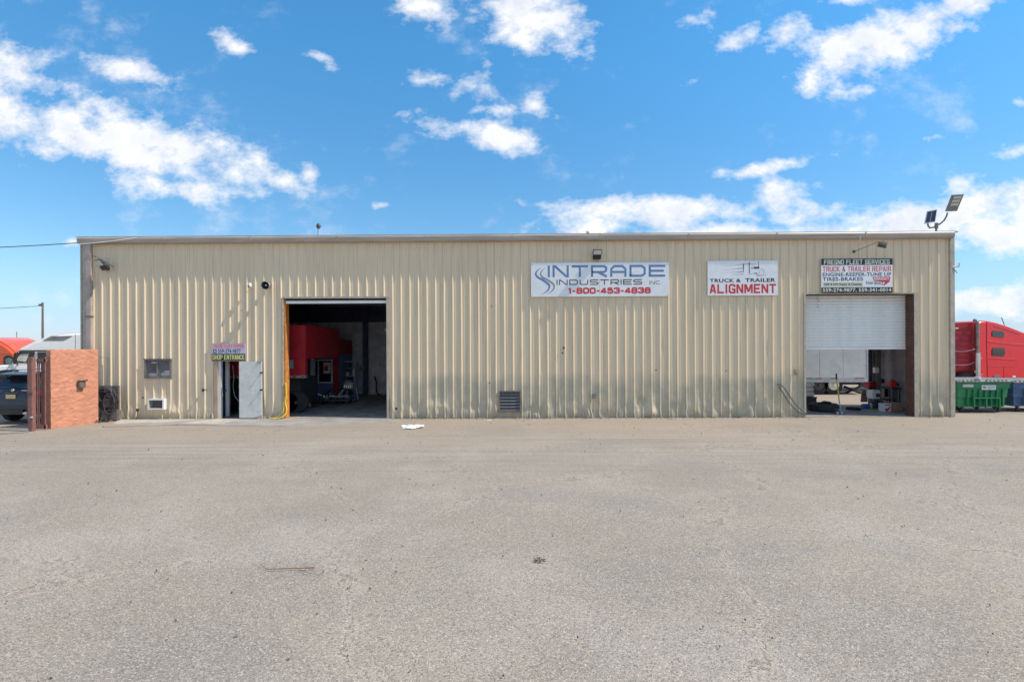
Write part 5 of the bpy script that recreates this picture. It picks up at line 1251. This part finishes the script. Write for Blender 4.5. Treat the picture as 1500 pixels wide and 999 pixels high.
# parts cabinet
yc_ = 7.6
t = thing('parts_cabinet', 'grey open parts cabinet against the ribbed inner wall', 'cabinet', (WX(508, yc_), yc_, 0))
fr(MB(), WX(497, yc_), WX(520, yc_), .02, WZ(508, 529, yc_), yc_, yc_+.5, .05).build('frame', 'steelblue', t)
MB().box(WX(500, yc_), WX(504, yc_), yc_-.02, yc_+.4, .08, WZ(508, 530.5, yc_)).build('door', 'inwhite', t)
for py in (540, 552, 566): MB().box(WX(504, yc_)+.01, WX(519, yc_), yc_+.02, yc_+.45, WZ(508, py, yc_), WZ(508, py, yc_)+.03).build('shelf', 'galv', t)
for i, px in enumerate((508, 513, 517)): MB().bbox(WX(px-1.6, yc_), WX(px+1.6, yc_), yc_+.05, yc_+.3, WZ(508, 552, yc_)+.031, WZ(508, 545-i*2, yc_), .02).build('oil_can', 'bluejug' if i == 1 else 'white', t)
# engine parts on a low dolly
ye = 4.6
xe = WX(490, ye)
t = thing('engine_dolly', 'low wheeled dolly piled with shiny engine parts on the bay floor', 'dolly', (xe, ye, 0))
MB().bbox(xe-.75, xe+.75, ye-.3, ye+.35, .17, .23, .01).build('deck', 'dgrey', t)
for sx_ in (-.6, 0, .6):
    for sy_ in (-.22, .28): MB().lathe([(.02, -.03), (.085, -.03), (.085, .03), (.02, .03)], 14, 'Y', (xe+sx_, ye+sy_, .10)).build('caster', 'rubber', t)
rr = random.Random(5)
for k in range(16):
    a = Vector((xe+rr.uniform(-.7, .6), ye+rr.uniform(-.2, .25), .26+rr.uniform(0, .12))); b = a+Vector((rr.uniform(-.5, .5), rr.uniform(-.2, .2), rr.uniform(.0, .3)))
    MB().tube([a, b], rr.uniform(.02, .045), 8).build('metal_tube', 'galv' if k % 2 else 'chrome', t)
for k in range(5):
    a = Vector((xe-.6+k*.28, ye+rr.uniform(-.15, .2), .23)); MB().lathe([(.10, 0), (.12, .03), (.12, .10), (.06, .13), (.05, .2), (.02, .22)], 14, 'Z', a).build('engine_part', 'mgrey', t, smooth=True)
ys_ = 5.6
t = thing('engine_stand', 'steel blue wheeled engine stand with a grey engine block in the large bay', 'engine stand', (WX(512, ys_), ys_, 0))
xs_ = WX(512, ys_)
for s_ in (-1, 1):
    MB().tube([(xs_+s_*.35, ys_-.3, .10), (xs_+s_*.30, ys_+.3, .10), (xs_+s_*.12, ys_+.35, .95)], .03, 8).build('leg', 'steelblue', t)
    MB().lathe([(.01, -.02), (.06, -.02), (.06, .02), (.01, .02)], 12, 'X', (xs_+s_*.35, ys_-.3, .07)).build('caster', 'rubber', t)
MB().tube([(xs_-.3, ys_-.1, .12), (xs_+.3, ys_-.1, .12)], .03, 8).tube([(xs_-.12, ys_+.35, .95), (xs_+.12, ys_+.35, .95)], .035, 8).build('cross_bar', 'steelblue', t)
MB().bbox(xs_-.22, xs_+.2, ys_-.25, ys_+.3, .62, .92, .04).build('engine_block', 'galv', t)
MB().bbox(xs_-.17, xs_+.12, ys_-.2, ys_+.25, .925, 1.02, .03).build('cylinder_head', 'mgrey', t)
for k_ in range(4): MB().tube([(xs_-.13+k_*.09, ys_-.24, .85), (xs_-.13+k_*.09, ys_-.33, .8), (xs_-.13+k_*.09, ys_-.33, .68)], .022, 8).build('exhaust_pipe', 'chrome', t)
hose('pump_hose', 'dark curved hose standing against the right inner wall of the bay', [pt(557, 578, 8.2), pt(552, 575, 8.6), pt(551, 560, 9.0), pt(549.5, 553, 9.05), pt(547.5, 552, 9.05)], .035, 'rubber')
tag(MB().bbox(WX(564, 1.2), WX(568.5, 1.2), 1.15, 1.3, WZ(566, 484, 1.2), WZ(566, 482.5, 1.2), .006).build('fluorescent_lamp', 'white'), 'short white lamp fixture just inside the right edge of the large bay', 'lamp')

# ================================================================== RIGHT BAY AND BEHIND
yt = 8.1
t = thing('white_box_trailer', 'white box trailer visible through the half open roller door', 'trailer', (WX(1200, yt), yt+1.25, 0))
xt1 = WX(1271, yt); xt0 = xt1-9.0; ztr = 3.9; zbr = WZ(1230, 560, yt); zrl = WZ(1230, 553, yt)
MB().box(xt0, xt1, yt+.02, yt+2.5, zbr+.1, ztr).build('box_body', 'trailerwhite', t)
x = xt1-.05; t0_trailer = t
while x > xt0+1.2:
    b_ = MB().bbox(x-1.192, x-.002, yt-.006, yt+.019, zrl, ztr-.1, .004).build('side_panel', 'trailerwhite', t); x -= 1.2
MB().box(xt1-.045, xt1+.01, yt-.02, yt+2.5, zbr, ztr).build('corner_post', 'galv', t)
MB().bbox(xt0, xt1-.05, yt-.03, yt+.018, zbr, zrl-.004, .01).build('bottom_rail', 'galv', t)
for px in (1180, 1194, 1216, 1252, 1259): MB().box(WX(px, yt), WX(px+9 if px < 1250 else px+6, yt), yt-.036, yt-.031, zrl-.06, zrl-.02).build('reflector', 'tail' if px % 4 else 'dgrey', t)
for px, py in ((1221, 569), (1199, 571)): ww = wheel(t, WX(px, yt+.1), yt+.35, .5, .5, .5, 'inkcream'); MB().lathe([(.001, yt-.02), (.07, yt-.02), (.08, yt+.06), (.27, yt+.07), (.28, yt+.10)], 24, 'Y', (WX(px, yt+.1), 0, .5)).build('hub', 'inkcream' if px == 1221 else 'dgrey', ww, smooth=True)
MB().tube([pt(1236, 566, yt+.8), pt(1272, 580, yt+.5)], .06).tube([pt(1236, 577, yt+.8), pt(1266, 563, yt+.6)], .06).build('landing_brace', 'black', t)
MB().box(WX(1205, yt+.8), WX(1240, yt+.8), yt+.6, yt+2.0, .75-.25, zbr-.01).build('bogie', 'black', t)
MB().bbox(WX(1236, yt+.8), WX(1262, yt+.8), yt+.9, yt+1.5, zbr-.18, zbr-.002, .02).build('cross_member', 'mgrey', t)
MB().box(WX(1261, yt+.3), WX(1271, yt+.3), yt+.4, yt+.5, .35, .8).build('mud_flap', 'black', t)
# tyre lying flat
ty = GP(1209, 603)[1]; tx = WX(1209, ty)
t = thing('loose_tyre', 'dark tyre lying flat on the floor of the right bay', 'tyre', (tx, ty, 0))
MB().lathe([(.28, 0), (.46, .0), (.52, .05), (.53, .14), (.52, .24), (.46, .29), (.28, .29), (.26, .24), (.26, .05), (.28, 0)], 40, 'Z', (tx, ty+.15, .014)).build('carcass', 'rubber', t, smooth=True)
tr = MB()
for k in range(40):
    a = 2*math.pi*k/40; Mx = Matrix.Translation((tx, ty+.15, .014)) @ Matrix.Rotation(a, 4, 'Z'); tr.box(.525, .54, -.028, .028, .05, .24, Mx)
tr.build('tread', 'rubber', t, kind='stuff')
MB().tube([(tx-.3, ty-.1, .31), (tx, ty+.1, .36), (tx+.3, ty+.2, .31)], .05).build('tube_rim', 'black', t)
# jack with a long yellow handle
t = thing('floor_jack', 'floor jack with a long yellow handle beside the loose tyre', 'jack', (WX(1231, 1.0), 1.0, 0))
MB().tube([pt(1229, 584, 1.0), pt(1225.5, 556, 1.25)], .022, 8).build('handle', 'yellow', t)
MB().tube([pt(1225.5, 556, 1.25), pt(1225, 547.5, 1.32)], .028, 8).build('grip', 'black', t)
MB().tube([pt(1229, 584, 1.0), pt(1230.5, 596, .9), pt(1230.5, 603, .8)], .02, 8).build('ram', 'galv', t)
MB().bbox(WX(1224, .9), WX(1233, .9), .7, 1.2, .02, .16, .02).build('chassis', 'mgrey', t)
for px in (1225.5, 1231.5): MB().lathe([(.01, -.03), (.045, -.03), (.045, .03), (.01, .03)], 12, 'Y', (WX(px, .7), .68, .05)).build('wheel', 'galv', t)
# three pale sacks in a stack on a bin
ysk = 3.0
t0 = None
names = ('bottom of the pale sack stack in the right bay', 'middle of the pale sack stack in the right bay', 'topmost of the pale sack stack in the right bay')
for i, (py0, py1) in enumerate(((581.5, 574), (574, 567), (567, 559.5))):
    xa_, xb_ = WX(1176+i, ysk), WX(1196-(i % 2), ysk)
    z0_, z1_ = WZ(1186, py0, ysk)+.004, WZ(1186, py1, ysk); hh_ = z1_-z0_; xm_, hw_ = (xa_+xb_)/2, (xb_-xa_)/2
    rg_ = [[Vector((xm_+hw_*s_*math.copysign(abs(math.cos(a_))**.6, math.cos(a_)), ysk+.3+.3*s_*math.copysign(abs(math.sin(a_))**.6, math.sin(a_)), z0_+hh_*f_+.012*mnoise.noise(Vector((a_, i*3.1, f_*4))))) for a_ in [q*math.pi/12 for q in range(24)]] for s_, f_ in ((.55, 0), (.88, .08), (1.0, .35), (1.0, .6), (.84, .9), (.5, 1.0))]
    tag(MB().loft(rg_).build('sack', 'cream', smooth=True), names[i], 'sack', 'pale sacks stacked in the right bay')
t = thing('black_crate', 'black crate under the pale sack stack in the right bay', 'crate', (WX(1186, ysk), ysk+.3, 0))
zz = WZ(1186, 581.5, ysk)
MB().bbox(WX(1178, ysk), WX(1196, ysk), ysk, ysk+.5, .013, zz, .01).build('shell', 'black', t)
MB().bbox(WX(1177.5, ysk), WX(1196.5, ysk), ysk-.015, ysk+.515, zz-.05, zz-.001, .008).build('lip', 'dgrey', t)
# more clutter on the bay floor
MB().box(WX(1196, yt+.5), xt1-.1, yt+.5, yt+.62, zbr-.16, zbr-.004).build('frame_rail', 'black', t0_trailer)
yq = 3.1
t = thing('oil_pan', 'low black oil drain pan on the floor under the trailer view', 'oil pan', (WX(1252, 1.6), 1.6, 0))
MB().lathe([(.001, .02), (.22, .02), (.26, .10), (.27, .10), (.24, .014), (.001, .014)], 20, 'Z', (WX(1250, 1.9), 1.9, 0)).build('pan', 'black', t, smooth=True)
t = thing('creeper_board', 'brown mechanic board leaning by the bay column', 'board', (WX(1267, 3.0), 3.0, 0))
MB().prism(PX([(1261, 589), (1263, 571), (1271, 572), (1271, 589)], 3.0), 3.0, 3.04, .005).build('panel', 'card', t)
MB().box(WX(1261.5, 3.0), WX(1270.5, 3.0), 2.985, 2.998, WZ(1266, 579, 3.0), WZ(1266, 577.5, 3.0)).build('batten', 'board', t)
# column, bins, jug, boxes on the right
yc = 2.8
xc = WX(1287, yc)
MB().box(xc-.10, xc+.10, yc, yc+.012, .012, 6.2).box(xc-.10, xc+.10, yc+.2, yc+.212, .012, 6.2).box(xc-.01, xc+.01, yc+.012, yc+.2, .012, 6.2).build('column', 'mgrey', bl)
MB().bbox(WX(1280.5, yc-.1), WX(1286.5, yc-.1), yc-.14, yc-.012, WZ(1283, 546, yc), WZ(1283, 538, yc), .01).build('switch_box', 'white', bl)
MB().box(WX(1283, 3.3), XR-.06, 3.25, 3.33, WZ(1300, 522, 3.3), WZ(1300, 519.5, 3.3)).build('conduit_run', 'galv', bl)
ribwall(WX(1291, 3.36), XR-.05, 3.38, 0.012, WZ(1300, 513, 3.36), 'inmauve', 'inner_wall')
MB().box(WX(1273, 3.39), WX(1283.5, 3.39), 3.39, 3.45, .012, 6.2).build('dark_jamb', 'indark', bl)
hose('hanging_hose', 'large black hose loop hung high on the right bay inner wall', [pt(1316+8*math.sin(a*.52), 531-12.5*math.cos(a*.52), 2.9+.03*math.sin(a)) for a in range(13)], .03, 'rubber')
hose('short_hose', 'short straight dark hose end inside the hanging hose loop', [pt(1316, 521, 2.85), pt(1315.5, 532, 2.85), pt(1316, 541, 2.85)], .025, 'rubber')
bx, bz = W(1292.5, 558, 3.2)
tag(MB().bbox(bx-.05, bx+.05, 3.15, 3.25, bz-.1, bz+.1, .03).build('fire_bell', 'black', smooth=True), 'small black box on the wall beside the right bay column', 'box')
# white canister on blue drum
yj = 2.4
t = thing('blue_drum', 'dark blue drum standing left of the column in the right bay', 'drum', (WX(1279, yj), yj, 0))
rdm = (WX(1285, yj)-WX(1273, yj))/2; xd = WX(1279, yj); zd = WZ(1279, 584, yj)
MB().lathe([(rdm*.95, .013), (rdm, .03), (rdm, zd*.33), (rdm*1.04, zd*.35), (rdm, zd*.37), (rdm, zd*.66), (rdm*1.04, zd*.68), (rdm, zd*.7), (rdm, zd), (rdm*.9, zd+.01)], 24, 'Z', (xd, yj, 0)).build('shell', 'inknavy', t, smooth=True)
t = thing('white_canister', 'white canister with a dark opening on top of the blue drum', 'canister', (xd, yj, zd))
MB().bbox(xd-rdm*.95, xd+rdm*.95, yj-.2, yj+.2, zd+.012, WZ(1279, 571, yj), .03).build('body', 'white', t, smooth=True)
MB().box(xd-.04, xd+rdm*.7, yj-.212, yj-.2, zd+.08, zd+.22).build('opening', 'black', t)
t = thing('red_toolbox', 'red toolbox seen between trailer corner and column', 'toolbox', (WX(1276, 3.0), 3.0, .9))
MB().bbox(WX(1271, 3.0), WX(1284, 3.0), 2.9, 3.3, WZ(1277, 568, 3.0), WZ(1277, 560, 3.0), .02).build('case', 'redtrailer', t)
MB().tube([pt(1274, 560, 3.0), pt(1275, 558.5, 3.0), pt(1280, 558.5, 3.0), pt(1281, 560, 3.0)], .012).build('handle', 'dgrey', t)
MB().box(WX(1271, 3.0), WX(1284, 3.0), 2.92, 3.28, .8, WZ(1277, 568, 3.0)-.002).box(WX(1272, 3.0), WX(1273, 3.0), 3.0, 3.05, .012, .8).box(WX(1282, 3.0), WX(1283, 3.0), 3.0, 3.05, .012, .8).build('support', 'dgrey', t)
yg_ = GP(1268, 599)[1]
t = thing('blue_jug', 'bright blue water jug lying on the right bay floor', 'jug', (WX(1268, yg_), yg_, 0))
xg = WX(1268, yg_); rg = .10
MB().lathe([(.001, -.14), (rg*.9, -.14), (rg, -.11), (rg*.93, -.05), (rg, 0), (rg*.93, .05), (rg, .10), (rg*.5, .15), (rg*.32, .16), (rg*.32, .19)], 20, 'X', (xg, yg_, rg+.014)).build('bottle', 'bluejug', t, smooth=True)
MB().lathe([(rg*.36, .17), (rg*.36, .21), (.001, .21)], 14, 'X', (xg, yg_, rg+.014)).build('cap', 'white', t)
bx = WX(1277.5, yg_); MB_ = MB().lathe([(.06, 0), (.065, .1), (.06, .17), (.02, .2), (.02, .22)], 14, 'Z', (bx, yg_+.1, .014))
tag(MB_.build('yellow_bottle', 'hoseyellow', smooth=True), 'small yellow bottle beside the bright blue jug', 'bottle')
def carton(label, px0, px1, py0, py1, y, m, rot=0):
    xa_, xb_ = WX(px0, y), WX(px1, y); zt = WZ((px0+px1)/2, py0, y); zb = .014
    t = thing('carton', label, 'box', ((xa_+xb_)/2, y, 0))
    MB().bbox(xa_, xb_, y, y+.3, zb, zt, .004).build('body', m, t)
    MB().box((xa_+xb_)/2-.02, (xa_+xb_)/2+.02, y-.002, y+.28, zt+.0005, zt+.003).build('tape', 'lens', t)
    return t, xa_, xb_, zt
yk = GP(1300, 603.5)[1]
t, xa_, xb_, zt = carton('white carton with red print on the right bay floor', 1294.5, 1305, 591.5, 603.5, yk, 'white')
MB().add([(xa_+(xb_-xa_)*a, yk-.002, zt*b) for a, b in ((.15, .1), (.55, .1), (.9, .5), (.9, .75), (.5, .45), (.15, .45))], [(0, 1, 4, 5), (1, 2, 3, 4)]).build('red_print', 'inkred', t)
MB().box(xa_+.03, xb_-.03, yk-.003, yk-.001, zt*.78, zt*.9).build('dark_print', 'inknavy', t)
carton('brown cardboard carton beside the white carton in the right bay', 1305.5, 1323, 590, 603, yk+.04, 'card')
# bench with red vice, dark cupboards below
yv = 2.2
t = thing('workbench', 'dark workbench with metal legs along the right bay wall', 'workbench', (WX(1312, yv), yv, 0))
zv = WZ(1312, 568, yv)
MB().bbox(WX(1306, yv), WX(1334, yv), yv, yv+.7, zv-.06, zv, .01).build('top', 'dgrey', t)
for px in (1307.5, 1317.5, 1331): MB().box(WX(px, yv)-.02, WX(px, yv)+.02, yv+.03, yv+.07, .013, zv-.061).build('leg', 'mgrey', t)
MB().bbox(WX(1318.5, yv), WX(1334, yv), yv+.10, yv+.6, .013, zv-.065, .01).build('cupboard', 'inknavy', t)
t = thing('bench_vice', 'red bench vice on the dark workbench in the right bay', 'vice', (WX(1313, yv), yv+.2, zv))
MB().bbox(WX(1308, yv), WX(1317, yv), yv+.1, yv+.3, zv+.001, WZ(1312, 558, yv), .04, 3).build('body', 'inkred', t, smooth=True)
MB().bbox(WX(1309.5, yv), WX(1312, yv), yv+.12, yv+.28, WZ(1312, 558, yv)+.0, WZ(1312, 555.5, yv), .01).build('jaw', 'mgrey', t)
MB().tube([(WX(1317, yv), yv+.2, zv+.15), (WX(1323, yv), yv+.18, zv+.08), (WX(1330, yv), yv+.15, zv+.05)], .04, 8).build('hose_sleeve', 'black', t)
t = thing('folding_chair', 'dark folding chair beside the workbench in the right bay', 'chair', (WX(1302, 2.9), 2.9, 0))
MB().bbox(WX(1297, 2.9), WX(1306, 2.9), 2.95, 2.98, WZ(1300, 582, 2.9), WZ(1300, 569, 2.9), .01).build('backrest', 'black', t)
MB().bbox(WX(1296.5, 2.7), WX(1306, 2.7), 2.5, 2.94, WZ(1300, 586, 2.7), WZ(1300, 584.5, 2.7), .01).build('seat', 'black', t)
for px in (1297.5, 1305.5):
    for yy_ in (2.52, 2.92): MB().tube([(WX(px, 2.7), yy_, .013), (WX(px, 2.7), yy_, WZ(1300, 586, 2.7))], .012).build('leg', 'dgrey', t)

# ================================================================== THINGS ON THE GROUND
g0 = Vector(GP(383, 833)+(.008,)); g1 = Vector(GP(460, 834.5)+(.015,))
def gpt(px, py, z=.012): a = GP(px, py); return Vector((a[0], a[1], z))
tw = [gpt(381, 829.5, .03), gpt(387, 832.5, .012), gpt(393, 835.5, .015), (gpt(415, 835.5, .025)), gpt(440, 834.5, .022), gpt(461, 833.5, .02)]
t = thing('dry_twig', 'brown forked dry twig lying on the asphalt at lower left', 'twig', tw[3])
MB().tube(tw, [.002, .003, .004, .005, .006, .008], 6).build('stem', 'wood', t)
MB().tube([gpt(438, 836), gpt(448, 840, .02), gpt(469, 845.5, .02)], [.004, .003, .0015], 5).build('side_branch', 'wood', t)
def litter(name, label, cat, px, py, w, d, m, h=.03, seed=1, n=8):
    c = gpt(px, py, 0); mb = MB(); r_ = random.Random(seed)
    for j in range(n):
        for i in range(n):
            a, b = i/(n-1)-.5, j/(n-1)-.5
            z = .008+h*abs(mnoise.noise(Vector((a*4+seed, b*4, 1))))*1.4
            mb.v.append(c+Vector(((a*w)*(1-.5*abs(b))+.35*w*mnoise.noise(Vector((b*5, seed, a*3))), b*d+.45*d*mnoise.noise(Vector((a*6, seed, 3))), z)))
    mb.f = [(j*n+i, j*n+i+1, (j+1)*n+i+1, (j+1)*n+i) for j in range(n-1) for i in range(n-1)]
    o = mb.build(name, m, smooth=True); return tag(o, label, cat)
litter('paper_scrap', 'crumpled white paper sheet on the ground before the large bay', 'paper', 602.5, 626.5, .62, .48, 'paper', .10, 4, 12)
litter('paper_scrap', 'tiny white paper scrap near the foot of the ribbed wall', 'paper', 716.5, 616, .17, .12, 'paper', .03, 6, 5)
r_ = random.Random(9); c = gpt(788, 821.5, 0); mb = MB()
for k in range(60):
    p = c+Vector((r_.gauss(0, .030), r_.gauss(0, .035), r_.uniform(.004, .028))); s = r_.uniform(.006, .02); u_ = Vector((r_.gauss(0, 1), r_.gauss(0, 1), r_.gauss(0, .5))).normalized(); v_ = u_.orthogonal().normalized()*s*.5; u_ *= s
    o = len(mb.v); mb.v += [p-u_, p+v_, p+u_, p-v_]; mb.f.append((o, o+1, o+2, o+3))
tag(mb.build('leaf_clump', mat('dead_leaf', (.07, .055, .035), .9, var=.4), kind='stuff'), 'small dark clump of dead leaves in the middle of the asphalt', 'leaves')
# grit and dust blown against the foot of the wall
r_ = random.Random(21); mb = MB()
for k in range(900):
    x = r_.uniform(-15.1, 15.4)
    if OPEN[0][0] < x < OPEN[0][1] or OPEN[1][0] < x < OPEN[1][1]: continue
    y = -.05-abs(r_.gauss(0, .16)); s = r_.uniform(.006, .022); p0 = Vector((x, y, 0)); a0 = r_.uniform(0, 3)
    pts = [p0+Vector((math.cos(a0+i*2.09)*s*r_.uniform(.6, 1.3), math.sin(a0+i*2.09)*s, -.012)) for i in range(3)]
    o = len(mb.v); mb.v += pts+[p0+Vector((0, 0, s*.7))]; mb.f += [(o, o+1, o+3), (o+1, o+2, o+3), (o+2, o, o+3)]
o = mb.build('wall_foot_grit', mat('grit', (.20, .155, .11), .95, var=.6, scale=.8), kind='stuff'); o.location.z = .012
# pebbles
r_ = random.Random(12); mb = MB()
for k in range(330):
    y = -17+16.5*r_.random()**1.25; x = r_.uniform(-1.05, 1.05)*(y+18)*1.05; s = r_.uniform(.003, .009)*(1+.10*(y+17))
    nz = [Vector((r_.uniform(.6, 1.1), 0, 0)) for _ in range(6)]
    pts = [Vector((x, y, 0))+Vector((math.cos(a)*s*nz[i].x, math.sin(a)*s*nz[i].x, .0)) for i, a in enumerate([i*math.pi/3 for i in range(6)])]
    o = len(mb.v); mb.v += [p+Vector((0, 0, -.002+.0)) for p in pts]+[Vector((x, y, 0))+(p-Vector((x, y, 0)))*.7+Vector((0, 0, s*.9)) for p in pts]
    mb.f += [(o+i, o+(i+1) % 6, o+6+(i+1) % 6, o+6+i) for i in range(6)]+[tuple(o+6+i for i in range(6))]
o = mb.build('gravel', mat('gravel_bits', (.12, .105, .09), .9, var=.8, scale=.9), kind='stuff'); o.location.z = .014
